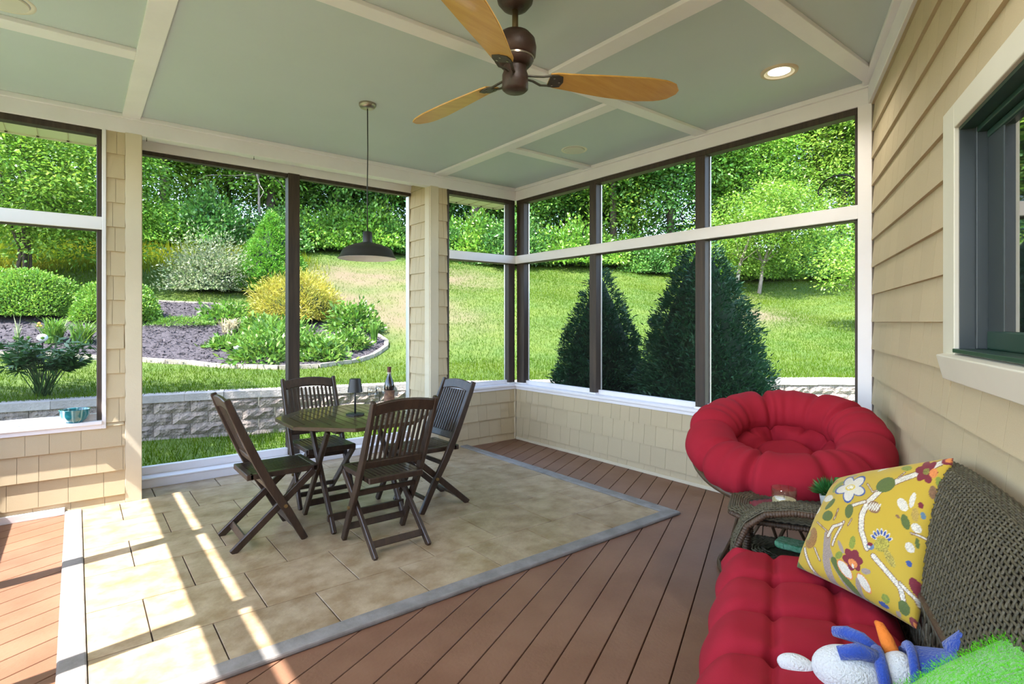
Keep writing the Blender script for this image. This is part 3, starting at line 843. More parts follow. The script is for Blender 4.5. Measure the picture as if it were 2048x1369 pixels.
for row, (s0, n, jit) in enumerate([(16.6, 13, .8), (19.8, 13, 1.2), (24.5, 12, 1.6)]):
    for i in range(n):
        th = 15+(100-15)*(i+.5*(row % 2)+fr.uniform(-.25, .25))/(n-.5)
        if row == 2 and th < 40 and i % 2: continue
        x, y = polar(th, s0+fr.uniform(-jit, jit))
        kind, (cm, tm) = FOREST[fr.randrange(4)] if row else FOREST[[0, 1, 0, 2, 1, 0, 3, 1, 2, 0, 1, 3, 0][i % 13]]
        sc = fr.uniform(.9, 1.2)*(1+.12*row)
        plant('forest_tree', (('trunk', tm), ('crown', cm)), (x, y, float(ground(x, y))-.1), fr.uniform(0, 6.28), sc,
              '%s %s' % (KIND[kind], ROWN[row]), 'tree', '%s trees, rank %d' % (kind, row+1))
for th, s_ in ((49.6, 17.3), (46.2, 17.8), (54.3, 17.6), (58.0, 18.4), (43.2, 18.6), (64.6, 17.2), (67.5, 18.6), (73.5, 18.2)):
    x, y = polar(th, s_); cm, tm = FOREST[2][1]
    plant('forest_tree', (('trunk', tm), ('crown', cm)), (x, y, float(ground(x, y))-.1), fr.uniform(0, 6.28), fr.uniform(.95, 1.1), 'dark green beech crowding the wood edge above the bare slope', 'tree', 'beeches above the bare slope')
# dark under-storey bushes along the edge of the wood
def bush_mesh(seed, rx, ry, rz, n, L, W, m, spread=.12, jag=.15, core=True, up=.2):
    """rounded bush: leaf sprays on an ellipsoid skin (flat bottomed); returns leaf mesh, core mesh"""
    rng = np.random.default_rng(seed)
    u = rand_unit(n, rng); u[:, 2] = np.abs(u[:, 2])*1.0-.15*rng.random(n)
    q = 1+rng.normal(size=n)*jag*.5
    lump = 1+jag*np.sin(u[:, 0]*5+seed)*np.sin(u[:, 1]*6+1)*np.sin(u[:, 2]*4+2)
    pos = u*np.array([rx, ry, rz])*(q*lump)[:, None]; pos[:, 2] = np.maximum(pos[:, 2], -.0)
    d = u+rng.normal(size=(n, 3))*.6; d[:, 2] += up
    nr = rng.normal(size=(n, 3))*.7+u
    V, F = leaves(pos, d, nr, L*rng.uniform(.7, 1.3, n), W*rng.uniform(.7, 1.3, n), .12)
    return fast_mesh('foliage', V, F, MAT[m])
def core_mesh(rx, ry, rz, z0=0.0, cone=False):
    if cone: return MB().lathe([(rx, z0), (rx*.98, z0+.12*rz), (rx*.55, z0+.6*rz), (rx*.12, z0+rz*.96), (0, z0+rz)], 20).mesh('shade_core', MAT['inner_dark'], True)
    return MB().lathe([(rx*math.cos(a), z0+rz*math.sin(a)) for a in np.linspace(0, PI/2, 7)], 20, Matrix.Diagonal((1, ry/rx, 1, 1))).mesh('shade_core', MAT['inner_dark'], True)
UB = [bush_mesh(31, 1.3, 1.1, 1.5, 11000, .13, .08, 'leaf_dark', jag=.35), bush_mesh(32, 1.4, 1.2, 1.2, 11000, .13, .08, 'leaf_mid', jag=.35)]
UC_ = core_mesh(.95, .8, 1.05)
for i in range(20):
    th = 16+(98-16)*(i+fr.uniform(.2, .8))/20
    x, y = polar(th, 15.2+fr.uniform(-.5, 1.2)); k = fr.randrange(2)
    plant('woodland_bush', (('shade_core', UC_), ('foliage', UB[k])), (x, y, float(ground(x, y))-.05), fr.uniform(0, 6.28), fr.uniform(.75, 1.25),
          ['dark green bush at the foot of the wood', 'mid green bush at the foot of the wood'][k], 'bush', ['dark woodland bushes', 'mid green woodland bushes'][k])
for th, s_ in ((22.5, 18.0), (20.8, 21.0), (25.5, 22.0), (39.5, 22.5), (43.0, 23.5)):
    x, y = polar(th, s_)
    plant('pine_tree', (('trunk', PINE[1]), ('crown', PINE[0])), (x, y, float(ground(x, y))-.1), fr.uniform(0, 6), 1.1, 'tall pine with a long bare dark trunk in the wood', 'tree', 'bare trunked pines')
# dead branches hanging in the shade
db = MB(); dr = random.Random(4)
for i in range(16):
    p = Vector((dr.uniform(-.3, .3), dr.uniform(-.3, .3), dr.uniform(0, .6))); pts = [p]; d = Vector((dr.uniform(-1, 1), dr.uniform(-.4, .4), dr.uniform(-.2, .9)))
    for k in range(6):
        d = (d+Vector((dr.uniform(-.5, .5), dr.uniform(-.4, .4), dr.uniform(-.5, .3)))).normalized(); p = p+d*.42; pts.append(p)
    db.tube(pts, [.03, .026, .022, .017, .012, .008, .004], 5)
x, y = polar(76.5, 15.0)
o = db.build('dead_branches', MAT['pale_bark'], None, True, loc=(x, y, float(ground(x, y))+2.8))
tag(o, 'bare grey dead branches tangled at the edge of the wood', 'branch')
db2 = MB().tube([(0, 0, -2.95), (.1, .02, -1.4), (.05, 0, .4)], [.06, .05, .03], 6).build('snag', MAT['pale_bark'], o, True)

# single trees on the lawn
SM1 = tree_meshes(41, 4.6, 2.1, .35, 250, 110, .095, .26, 'leaf_light', 'bark', .036, stems=7, taper=.2)
plant('lawn_tree', (('trunk', SM1[1]), ('crown', SM1[0])), (-.9, 17.3, float(ground(-.9, 17.3))-.05), 0, 1.05, 'many stemmed light green small tree behind the clipped round shrubs', 'tree')
SM2 = tree_meshes(42, 6.5, 1.0, .5, 150, 110, .09, .24, 'leaf_mid', 'bark', .09, taper=.3)
plant('lawn_tree', (('trunk', SM2[1]), ('crown', SM2[0])), (1.0, 16.6, float(ground(1.0, 16.6))-.05), 2.0, 1.0, 'slender mid green tree beside the white flowering shrub', 'tree')
SM3 = tree_meshes(43, 4.2, 2.5, .9, 95, 130, .11, .30, 'leaf_light', 'pale_bark', .08, taper=.1, lean=1.5)
plant('lawn_tree', (('trunk', SM3[1]), ('crown', SM3[0])), (19.5, 11.15, float(ground(19.5, 11.15))-.05), -.6, 1.0, 'leaning light green tree with pale trunk on the open lawn', 'tree', 'leaning trees on the lawn')
plant('lawn_tree', (('trunk', SM3[1]), ('crown', SM3[0])), (20.4, 10.7, float(ground(20.4, 10.7))-.05), -.35, .95, 'leaning light green tree with pale trunk on the open lawn', 'tree', 'leaning trees on the lawn')
SM4 = tree_meshes(44, 2.5, 1.1, .9, 55, 100, .085, .22, 'leaf_light', 'pale_bark', .06, taper=.2, lean=-.2)
plant('lawn_tree', (('trunk', SM4[1]), ('crown', SM4[0])), (15.6, 5.55, float(ground(15.6, 5.55))-.05), 1.2, 1.0, 'small crooked tree standing alone low on the lawn', 'tree')
# a taller tree left of the porch dapples the stone wall with shade
SM5 = tree_meshes(45, 8.4, 2.0, 4.6, 150, 70, .15, .3, 'leaf_mid', 'bark', .12, taper=.2)
plant('shade_tree', (('trunk', SM5[1]), ('crown', SM5[0])), (-4.2, 7.3, -.2), 1.0, 1.0, 'tall mid green tree shading the stone wall beside the porch', 'tree')

# clipped shrubs, conifers, garden plants
def shrub(name, px, py, rx, ry, rz, m, label, n=6500, L=.05, W=.03, jag=.08, core=.86, cat='shrub', group=None, seed=1, rot=0):
    fo = bush_mesh(seed, rx, ry, rz, n, L, W, m, jag=jag)
    parts = [('shade_core', core_mesh(rx*core, ry*core, rz*core))] if core else []
    return plant(name, parts+[('foliage', fo)], (px, py, float(ground(px, py))), rot, 1, label, cat, group)
def conifer(name, loc, h, r, m, label, seed, ntuft=1500, per=11, L=.06, W=.018, cat='conifer', pk=(.95, 1, .95, .73, .42, .17, .03)):
    rng = np.random.default_rng(seed)
    t = 1-np.sqrt(rng.random(ntuft)); a = rng.random(ntuft)*2*PI
    prof = np.interp(t, [0, .2, .4, .62, .8, .93, 1], pk)
    lump = 1+.10*np.sin(a*5+t*17)*np.cos(a*3-t*9)+.06*rng.normal(size=ntuft)
    rr = r*prof*lump
    C = np.stack([rr*np.cos(a), rr*np.sin(a), t*h+.03], 1)
    out = np.stack([np.cos(a), np.sin(a), np.full(ntuft, .55)], 1)
    n = ntuft*per
    c = np.repeat(C, per, 0)+rng.normal(size=(n, 3))*.028; o_ = np.repeat(out, per, 0)
    d = o_+rng.normal(size=(n, 3))*.55
    V, F = leaves(c, d, rng.normal(size=(n, 3)), L*rng.uniform(.7, 1.4, n), W, 0)
    fo = fast_mesh('foliage', V, F, MAT[m])
    co = MB().lathe([(r*.8, 0), (r*.9*pk[1], .1*h), (r*.88*pk[2], .38*h), (r*.86*pk[3], .62*h), (r*.78*pk[4], .8*h), (r*.55*pk[5], .92*h), (0, .97*h)], 24).mesh('shade_core', MAT['inner_dark'], True)
    return plant(name, [('shade_core', co), ('foliage', fo)], loc, 0, 1, label, cat)
shrub('clipped_shrub', -.75, 14.35, .92, .7, .86, 'leaf_hedge', 'broad clipped dome shrub in the bed before the many stemmed tree', n=24000, seed=51)
shrub('clipped_shrub', .66, 13.75, .72, .62, .80, 'leaf_hedge', 'smaller clipped dome shrub near the bay column side of bed', n=19000, seed=52)
shrub('golden_shrub', 4.15, 13.45, .95, .8, .98, 'leaf_gold', 'golden yellow thread leaved shrub at the bed edge', n=16000, L=.11, W=.016, jag=.2, seed=53)
shrub('flowering_shrub', 2.85, 15.8, .95, .75, 1.05, 'leaf_white', 'loose grey green shrub dotted with white flowers', n=11000, L=.075, W=.035, jag=.45, core=.55, seed=54)
conifer('bright_conifer', (4.12, 15.6, float(ground(4.12, 15.6))), 2.15, .84, 'leaf_conifer', 'bright green cone shaped conifer on the sunny slope', 55, 2600, 12, .07, .024, pk=(.92, 1, .80, .50, .27, .10, .02))
conifer('shaded_conifer', (4.89, 4.50, -.16), 2.16, .50, 'leaf_conifer_shaded', 'shorter cone conifer coloured dark for shade outside the right hand screens', 56, 2600, 12, .055, .014)
conifer('shaded_conifer', (5.06, 3.245, -.16), 2.45, .60, 'leaf_conifer_shaded', 'taller cone conifer coloured dark for shade outside the right hand screens', 57, 3200, 12, .055, .014)
shrub('dark_shrub', 5.05, 3.95, .26, .26, .92, 'leaf_conifer_shaded', 'small dark shrub squeezed between the two dark conifers', n=1800, L=.07, W=.03, jag=.4, core=.5, seed=58)
shrub('ground_cover', 1.75, 13.35, .62, .42, .13, 'leaf_fresh', 'flat mat of fresh green ground cover on the mulch', n=4200, L=.05, W=.016, jag=.3, core=0, cat='plant', seed=59)
PLAB = ['low leafy perennial mound next to the front path light', 'largest leafy perennial mound below the golden shrub', 'leafy perennial mound between the golden shrub and the largest mound', 'flat leafy perennial beside the tan withered strap leaves', 'leafy perennial mound touching the front edging stones', 'leafy perennial at the back of the bed behind the tan strap leaves', 'leafy perennial at the foot of the golden shrub']
for i, (x, y, a, b, c) in enumerate([(2.75, 10.55, .55, .45, .42), (3.25, 10.9, .55, .5, .50), (3.1, 11.65, .5, .45, .42), (2.35, 11.75, .32, .3, .14), (3.55, 10.3, .40, .38, .34), (2.75, 13.6, .5, .45, .28), (3.2, 12.6, .5, .4, .30)]):
    shrub('leafy_perennial', x, y, a, b, c, 'leaf_fresh', PLAB[i], n=1500, L=.12, W=.05, jag=.4, core=0, cat='plant', group='green perennials in the mulch', seed=60+i)
shrub('broadleaf_clump', 5.0, 12.1, .5, .42, .50, 'leaf_fresh', 'leafy green clump at the back corner of the bed', n=1600, L=.13, W=.06, jag=.35, core=0, cat='plant', seed=71)
shrub('broadleaf_clump', 4.45, 11.0, .34, .3, .30, 'leaf_fresh', 'low leafy green clump beside the upright iris blades', n=1000, L=.12, W=.045, jag=.35, core=0, cat='plant', seed=72)
def blades(name, x, y, n, h, spread, m, label, W=.03, seed=1, cat='plant', arch=.5, group=None):
    """tuft of arching strap leaves"""
    r = random.Random(seed); mb = MB()
    for i in range(n):
        a = r.uniform(0, 6.28); hh = h*r.uniform(.6, 1.1); sp = spread*r.uniform(.2, 1); pts = []
        b0 = Vector((r.gauss(0, spread*.15), r.gauss(0, spread*.15), 0))
        for k in range(5):
            f = k/4; pts.append(b0+Vector((math.cos(a)*sp*f**1.5, math.sin(a)*sp*f**1.5, hh*(f-arch*f**3*.6))))
        sx = Vector((-math.sin(a), math.cos(a), 0))*W/2
        vs = []
        for k, p in enumerate(pts):
            w = (1, 1, .9, .6, .05)[k]; vs += [p-sx*w, p+sx*w]
        mb.add(vs, [(2*k, 2*k+1, 2*k+3, 2*k+2) for k in range(4)])
    return tag(mb.build(name, MAT[m], None, loc=(x, y, float(ground(x, y))+.03)), label, cat, group)
blades('strap_clump', 2.52, 12.6, 70, .46, .38, 'leaf_tan', 'tuft of pale tan withered strap leaves in the mulch', seed=2)
blades('daylily', -.30, 12.35, 120, .62, .40, 'leaf_fresh', 'arching bright green daylily clump before the broad dome shrub', .022, seed=3, group='daylily clumps')
blades('daylily', .10, 12.15, 110, .58, .38, 'leaf_fresh', 'arching bright green daylily clump before the broad dome shrub', .022, seed=4, group='daylily clumps')
blades('iris', -.78, 12.45, 7, .55, .10, 'leaf_white', 'single pale blue green iris standing alone in the mulch', .035, seed=5, arch=.1)
blades('iris', 5.0, 11.1, 40, .55, .16, 'leaf_fresh', 'stand of upright green iris blades at the bed corner', .03, seed=6, arch=.1)
blades('golden_grass', .38, 12.1, 40, .22, .16, 'leaf_gold', 'small golden grass tuft beside the daylily clumps', .015, seed=7)
blades('orange_flower', -.42, 12.75, 12, .2, .1, 'leaf_fresh', 'short green sprig with orange blooms in the mulch', .02, seed=8)
mat('orange', (.75, .28, .03), .6)
for i in range(5): MB().lathe([(0, -.02), (.028, 0), (.015, .02), (0, .025)], 6, Matrix.Translation((random.uniform(-.1, .1), random.uniform(-.05, .05), random.uniform(.16, .24)))).build('bloom', MAT['orange'], bpy.data.objects['orange_flower'])
# peony before the left window
pr = np.random.default_rng(9); prr = random.Random(9)
peo = empty('peony', (-.32, 8.95, float(ground(-.32, 8.95))), 0, 'dark green peony bush growing just behind the stone wall', 'plant')
st = MB(); LP = []; LD = []
for i in range(48):
    a = prr.uniform(0, 6.28); R_ = prr.uniform(.12, .60); hh = prr.uniform(.38, .72)
    tip = Vector((math.cos(a)*R_, math.sin(a)*R_*.7, hh)); mid = tip*.5+Vector((0, 0, .12))
    st.tube([(prr.gauss(0, .03), prr.gauss(0, .03), -.02), mid, tip], [.006, .005, .003], 5)
    for k in range(10):
        f = prr.uniform(.45, 1.0); p = mid.lerp(tip, f*2-1) if f > .5 else mid
        d = Vector((math.cos(a)+prr.gauss(0, .9), math.sin(a)+prr.gauss(0, .9), prr.gauss(.05, .3)))
        LP += [p]*3
        for j in range(3):
            LD.append(d+Vector((prr.gauss(0, .5), prr.gauss(0, .5), prr.gauss(0, .2))))
st.build('stem', MAT['leaf_peony'], peo, True)
LP = np.array(LP); LD = np.array(LD); nr = pr.normal(size=LP.shape)*.35; nr[:, 2] += 1
V, F_ = leaves(LP, LD, nr, pr.uniform(.11, .17, len(LP)), pr.uniform(.03, .048, len(LP)), .15)
inst('foliage', fast_mesh('foliage', V, F_, MAT['leaf_peony']), peo, Matrix.Identity(4))
for i in range(6):
    a = prr.uniform(0, 6.28); MB().lathe([(0, -.02), (.02, -.005), (.018, .012), (0, .022)], 8, Matrix.Translation((math.cos(a)*.3, math.sin(a)*.2, .72))).build('bud', MAT['leaf_hedge'], peo, True)
# path lights on stakes
mat('frosted', (.55, .58, .62), .3); mat('black_metal', (.02, .02, .022), .45)
for (x, y) in ((2.29, 10.85), (-.43, 11.95)):
    g = float(ground(x, y)); o = empty('path_light', (x, y, g), 0, 'small globe solar light on a black stake in the bed', 'garden light', 'globe path lights')
    MB().lathe([(.012, 0), (.012, .16), (.03, .17), (.03, .19)], 10).build('stake', MAT['black_metal'], o, True)
    MB().lathe([(.03, .19), (.062, .215), (.078, .25), (.062, .29), (.03, .31), (0, .315)], 16).build('globe', MAT['frosted'], o, True)
# ------------------------------------------------------------------ porch furniture
mat('teak', (.026, .014, .009), .42, (.050, .027, .016), 6, stretch=(5, 5, .6), bump=.12, bscale=24, coat=.15)
mat('teak_top', (.055, .034, .018), .30, (.09, .055, .028), 5, stretch=(6, .6, 6), bump=.06, bscale=24, coat=.35)
mat('brass', (.38, .27, .12), .35, metal=.9)
def copy_thing(src, loc, rz, label, group=None):
    r = src.copy(); COL.objects.link(r); r.location = loc; r.rotation_euler = (0, 0, rz); r['label'] = label
    if group: r['group'] = group
    for ch in list(src.children):
        c = ch.copy(); COL.objects.link(c); c.parent = r
        for g in list(ch.children):
            d = g.copy(); COL.objects.link(d); d.parent = c
    return r
# folding slatted dining chair; faces +Y
STILE = [(.125, .0), (.02, .20), (-.075, .36), (-.155, .52), (-.225, .68), (-.285, .82), (-.318, .905)]
def chair(loc, rz, label):
    T = MAT['teak']; c = empty('dining_chair', loc, rz, label, 'chair', 'folding dining chairs round the table')
    def sy(z): return float(np.interp(z, [p[1] for p in STILE], [p[0] for p in STILE]))
    for sx in (-1, 1):
        MB().sweep([(sx*.200, y, z) for y, z in STILE], [.040, .048, .052, .052, .048, .042, .036], .026, (1, 0, 0)).build('stile', T, c, bevel=.004, seg=1)
        MB().bar((sx*.172, -.285, .0), (sx*.172, .19, .415), .042, .024, (1, 0, 0)).build('leg', T, c, bevel=.004, seg=1)
        MB().box(sx*.158-.018, sx*.158+.018, -.185, .215, .412, .444).build('seat_rail', T, c, bevel=.004, seg=1)
        MB().lathe([(.011, -.008), (.011, .008)], 10, Matrix.Translation((sx*.216, .005, .232)) @ Matrix.Rotation(PI/2, 4, 'Y')).build('pivot_bolt', MAT['brass'], c)
    MB().box(-.176, .176, .185, .222, .408, .446).build('seat_rail', T, c, bevel=.005, seg=1)
    MB().box(-.176, .176, -.205, -.165, .410, .444).build('seat_rail', T, c, bevel=.004, seg=1)
    sm = MB().box(-.0085, .0085, -.17, .19, .430, .443).mesh('seat_slat', T)
    for i in range(10): inst('seat_slat', sm, c, Matrix.Translation((-.1305+i*.029, 0, 0)))
    # arched top rail, bottom rail, upright slats
    pts = [(x, sy(.855+.022*(1-(x/.19)**2))-.002, .855+.022*(1-(x/.19)**2)) for x in np.linspace(-.19, .19, 9)]
    MB().sweep(pts, .022, .072, (0, -.35, .94)).build('top_rail', T, c, bevel=.005, seg=1)
    MB().bar((-.19, sy(.515), .515), (.19, sy(.515), .515), .022, .05, (0, -.4, .92)).build('bottom_rail', T, c, bevel=.004, seg=1)
    for i in range(11):
        x = -.16+i*.032
        MB().bar((x, sy(.53)-.001, .53), (x, sy(.835), .835), .014, .012, (0, 1, .4)).build('back_slat', T, c)
    for (y, z, w) in ((-.215, .062, .36), (.075, .093, .40)):
        MB().bar((-w/2, y, z), (w/2, y, z), .016, .040, (0, .5, .86)).build('stretcher', T, c, bevel=.003, seg=1)
    MB().bar((-.19, -.06, .33), (.19, -.06, .33), .02, .03).build('stretcher', T, c, bevel=.003, seg=1)
    return c
TZ = .014
ch0 = chair((1.51, 3.225, TZ), 0, 'dark teak folding chair backing onto the open tile floor')
copy_thing(ch0, (1.0, 3.715, TZ), -PI/2, 'dark teak folding chair nearest the sunlit patch of floor', 'folding dining chairs round the table')
copy_thing(ch0, (2.03, 3.64, TZ), PI/2, 'dark teak folding chair at the table side by the bay column', 'folding dining chairs round the table')
copy_thing(ch0, (1.47, 4.19, TZ), PI, 'dark teak folding chair between the table and screen bay', 'folding dining chairs round the table')

# octagonal slatted table
tb = empty('dining_table', (1.54, 3.715, TZ), 0, 'dark octagonal slatted folding table with crossed legs', 'table')
def octa(w):
    k = w*.41421356; return [(w, -k), (w, k), (k, w), (-k, w), (-w, k), (-w, -k), (-k, -w), (k, -w)]
O1, O2 = octa(.485), octa(.405)
for i in range(8):
    j = (i+1) % 8
    MB().prism([O1[i], O1[j], O2[j], O2[i]], .682, .706).build('rim_board', MAT['teak_top'], tb, bevel=.0025, seg=1)
OC = octa(.403); OC = OC
for i in range(13):
    x0 = -.403+i*.062; p = clip_convex([(x0+.004, -.5), (x0+.058, -.5), (x0+.058, .5), (x0+.004, .5)], OC)
    if len(p) >= 3: MB().prism(p, .688, .705).build('top_slat', MAT['teak_top'], tb)
for sx in (-1, 1):
    x = sx*.245
    MB().bar((x, -.245, 0), (x, .215, .655), .042, .026, (1, 0, 0)).build('leg', MAT['teak'], tb, bevel=.004, seg=1)
    MB().bar((x+sx*.03, .245, 0), (x+sx*.03, -.215, .655), .042, .026, (1, 0, 0)).build('leg', MAT['teak'], tb, bevel=.004, seg=1)
    MB().box(x-.02, x+.05 if sx > 0 else x+.02, -.32, .32, .650, .682).build('batten', MAT['teak'], tb, bevel=.004, seg=1)
for y, z in ((-.19, .09), (.19, .09)):
    MB().bar((-.27, y, z), (.27, y, z), .02, .045).build('stretcher', MAT['teak'], tb, bevel=.003, seg=1)
TT = TZ+.7065
# table lamp
tl = empty('table_lamp', (1.535, 3.715, TT), 0, 'small black cordless lamp standing on the octagonal table', 'lamp')
MB().lathe([(.062, 0), (.062, .007), (.055, .010)], 32).build('base', MAT['black_metal'], tl, sharp=40)
MB().lathe([(.0065, .010), (.0065, .225)], 14).build('stem', MAT['black_metal'], tl, True)
MB().lathe([(.052, .158), (.037, .250), (.034, .251), (.049, .159), (.052, .158)], 36, cap=False).build('shade', MAT['black_metal'], tl, sharp=40)
MB().lathe([(.034, .246), (.034, .250)], 28).build('shade_top', MAT['black_metal'], tl)
# wine glasses
def wine_glass(loc, label):
    o = empty('wine_glass', loc, 0, label, 'glass', 'wine glasses on the table')
    g = MAT['thin_glass']
    MB().lathe([(.0, 0), (.034, 0), (.034, .002), (.006, .006), (.0038, .012), (.0036, .078), (.006, .084), (.022, .094), (.034, .110), (.0385, .130), (.036, .155), (.033, .172), (.032, .172), (.035, .154), (.0373, .130), (.033, .111), (.021, .096), (.0, .088)], 28).build('bowl_and_stem', g, o, True)
    return o
wine_glass((1.70, 3.80, TT), 'empty stemmed wine glass standing next to the black lamp')
wine_glass((1.79, 3.855, TT), 'empty stemmed wine glass standing next to the dark bottle')
# bottle
mat('bottle_glass', (.008, .008, .010), .06, coat=1.0); mat('label_paper', (.36, .20, .12), .6, (.16, .08, .06), 30); mat('foil', (.10, .022, .02), .4); mat('foil_band', (.55, .50, .42), .5)
bt = empty('wine_bottle', (1.895, 3.925, TT), 0, 'dark wine bottle with brown label and red foil neck', 'bottle')
MB().lathe([(.0, 0), (.036, 0), (.039, .006), (.039, .150), (.034, .185), (.018, .225), (.0145, .245), (.0145, .300), (.0, .300)], 32).build('body', MAT['bottle_glass'], bt, True)
MB().lathe([(.0393, .035), (.0393, .125)], 32, cap=False).build('label', MAT['label_paper'], bt, True)
MB().lathe([(.0152, .262), (.0152, .302), (.0, .3025)], 24).build('foil', MAT['foil'], bt, sharp=40)
MB().lathe([(.0155, .250), (.0155, .262)], 24, cap=False).build('foil_band', MAT['foil_band'], bt, True)

# ---- pendant lamp
mat('shade_black', (.022, .021, .020), .45); mat('shade_white', (.88, .88, .90), .5); mat('steel', (.36, .32, .26), .3, metal=.9)
pl = empty('pendant_lamp', (1.639, 3.744, 0), 0, 'black barn style pendant lamp hanging over the table', 'lamp')
MB().lathe([(.03, 2.893), (.05, 2.900), (.06, 2.915), (.06, ZC), (0, ZC)], 28).build('canopy', MAT['steel'], pl, sharp=50)
MB().tube([(0, 0, 2.90), (.003, .002, 2.6), (-.002, 0, 2.3), (0, 0, 2.0)], .004, 8).build('cord', MAT['black_metal'], pl, True)
prof = [(.207, 1.822), (.196, 1.832), (.186, 1.852), (.172, 1.884), (.150, 1.900), (.10, 1.921), (.055, 1.932), (.033, 1.938)]
MB().lathe(prof, 48, cap=False).build('shade', MAT['shade_black'], pl, True)
MB().lathe([(r-.003, z-.002) for r, z in prof][::-1], 48, cap=False).build('shade_lining', MAT['shade_white'], pl, True)
MB().lathe([(.033, 1.935), (.033, 2.010), (.029, 2.015), (0, 2.015)], 28).build('socket_cup', MAT['shade_black'], pl, sharp=40)

# ---- ceiling fan
mat('rust_bronze', (.030, .014, .010), .5, (.050, .023, .016), 12, bump=.1, bscale=60); mat('old_brass', (.14, .10, .05), .45, metal=.6)
mat('bronze_iron', (.06, .05, .038), .5, metal=.3)
mat('amber_wood', (.52, .27, .05), .45, (.60, .34, .075), 5, stretch=(.5, 6, 6), bump=.05, bscale=40, coat=.2)
fan = empty('ceiling_fan', (1.622, 2.03, 0), 0, 'three blade ceiling fan with amber wooden blades and bronze motor', 'fan')
MB().lathe([(.035, 2.835), (.06, 2.845), (.082, 2.872), (.088, 2.90), (.088, ZC), (0, ZC)], 36).build('canopy', MAT['rust_bronze'], fan, sharp=40)
MB().lathe([(.0145, 2.70), (.0145, 2.85)], 16).build('downrod', MAT['old_brass'], fan, True)
MB().lathe([(.0, 2.570), (.066, 2.570), (.080, 2.586), (.086, 2.598), (.086, 2.612), (.097, 2.620), (.100, 2.66), (.093, 2.695), (.070, 2.722), (.034, 2.733), (0, 2.734)], 40).build('motor_housing', MAT['rust_bronze'], fan, sharp=50)
MB().lathe([(.0885, 2.601), (.0885, 2.609)], 40).build('steel_band', MAT['steel'], fan, sharp=50)
MB().lathe([(.0, 2.452), (.050, 2.454), (.061, 2.464), (.061, 2.530), (.055, 2.545), (.055, 2.572)], 36).build('switch_housing', MAT['rust_bronze'], fan, sharp=50)
def fan_blade(ang):
    M = Matrix.Rotation(ang, 4, 'Z') @ Matrix.Translation((0, 0, 2.525)) @ Matrix.Rotation(math.radians(-13), 4, 'X')
    xs = np.linspace(.165, .835, 22); top = []; bot = []
    for x in xs:
        t = (x-.165)/.67
        hw = float(np.interp(t, [0, .05, .15, .45, .72, .88, .96, 1], [.044, .054, .058, .078, .088, .078, .054, .015]))
        sk = .014*math.sin(t*PI)
        top.append((x, hw+sk)); bot.append((x, -hw+sk*.4))
    b = MB().prism(bot+top[::-1], -.004, .004, M).build('blade', MAT['amber_wood'], fan, bevel=.002, seg=1)
    br = MB().prism([(.165, -.042), (.20, -.044), (.225, -.036), (.235, 0), (.225, .036), (.20, .044), (.165, .042)], -.009, -.004, M)
    for s_ in (-1, 1):
        br.sweep([M @ Vector(p) for p in ((.045, s_*.012, .0), (.09, s_*.018, -.004), (.13, s_*.032, -.012), (.168, s_*.036, -.007))], .012, .006)
    br.build('blade_bracket', MAT['bronze_iron'], b)
    for p in ((.185, -.025), (.185, .025), (.215, 0)):
        MB().lathe([(.005, -.012), (.004, -.009)], 8, M @ Matrix.Translation((p[0], p[1], 0))).build('screw', MAT['steel'], b)
for a in (94, -26, 214): fan_blade(math.radians(a))

# ---- recessed lights and speakers in the ceiling
def emis(name, col, st):
    m = bpy.data.materials.new(name); m.use_nodes = True; b = m.node_tree.nodes['Principled BSDF']
    b.inputs['Base Color'].default_value = (*col, 1); b.inputs['Emission Color'].default_value = (*col, 1); b.inputs['Emission Strength'].default_value = st; MAT[name] = m
emis('lamp_glow', (1.0, .86, .66), 6.0)
mat('can_white', (.80, .74, .62), .4); mat('can_ring', (.62, .50, .36), .45)
mat('speaker_white', (.66, .63, .56), .6)
def recessed(loc, label):
    o = empty('recessed_light', loc, 0, label, 'light', 'recessed ceiling lights')
    MB().lathe([(.108, 0), (.106, -.010), (.098, -.014), (.086, -.012)], 40, cap=False).build('trim_ring', MAT['can_ring'], o, True)
    MB().lathe([(.086, -.012), (.078, -.006), (.064, -.0025)], 40, cap=False).build('baffle', MAT['can_white'], o, True)
    MB().lathe([(.064, -.0025), (0, -.003)], 32, cap=False).build('bulb', MAT['lamp_glow'], o, True)
    l = bpy.data.lights.new('can_light', 'SPOT'); l.energy = CAN_POWER; l.color = (1, .94, .87); l.spot_size = math.radians(150); l.spot_blend = .6; l.shadow_soft_size = .06
    lo_ = bpy.data.objects.new('can_light', l); link(lo_, o); lo_.location = (0, 0, -.02)
    return o
recessed((3.43, 1.665, ZC-.003), 'lit recessed light in the green panel by the house wall')
for p in ((1.15, .35), (-.25, 1.2), (1.35, 1.45)):  # added lights out of view, put in to brighten the porch
    recessed((p[0], p[1], ZC-.003), 'added unseen fill light in the ceiling behind the fan')
def speaker(loc, label):
    o = empty('ceiling_speaker', loc, 0, label, 'speaker')
    MB().lathe([(.096, 0), (.116, -.004), (.118, 0)], 40, cap=False).build('rim', MAT['can_white'], o, True)
    MB().lathe([(.093, -.002), (.09, -.010), (0, -.012)], 40, cap=False).build('grille', MAT['speaker_white'], o, sharp=40)
speaker((3.548, 3.583, ZC), 'round white ceiling speaker in the panel near the room corner')
speaker((-.27, 3.635, ZC), 'round white ceiling speaker in the panel over the sunlit deck')
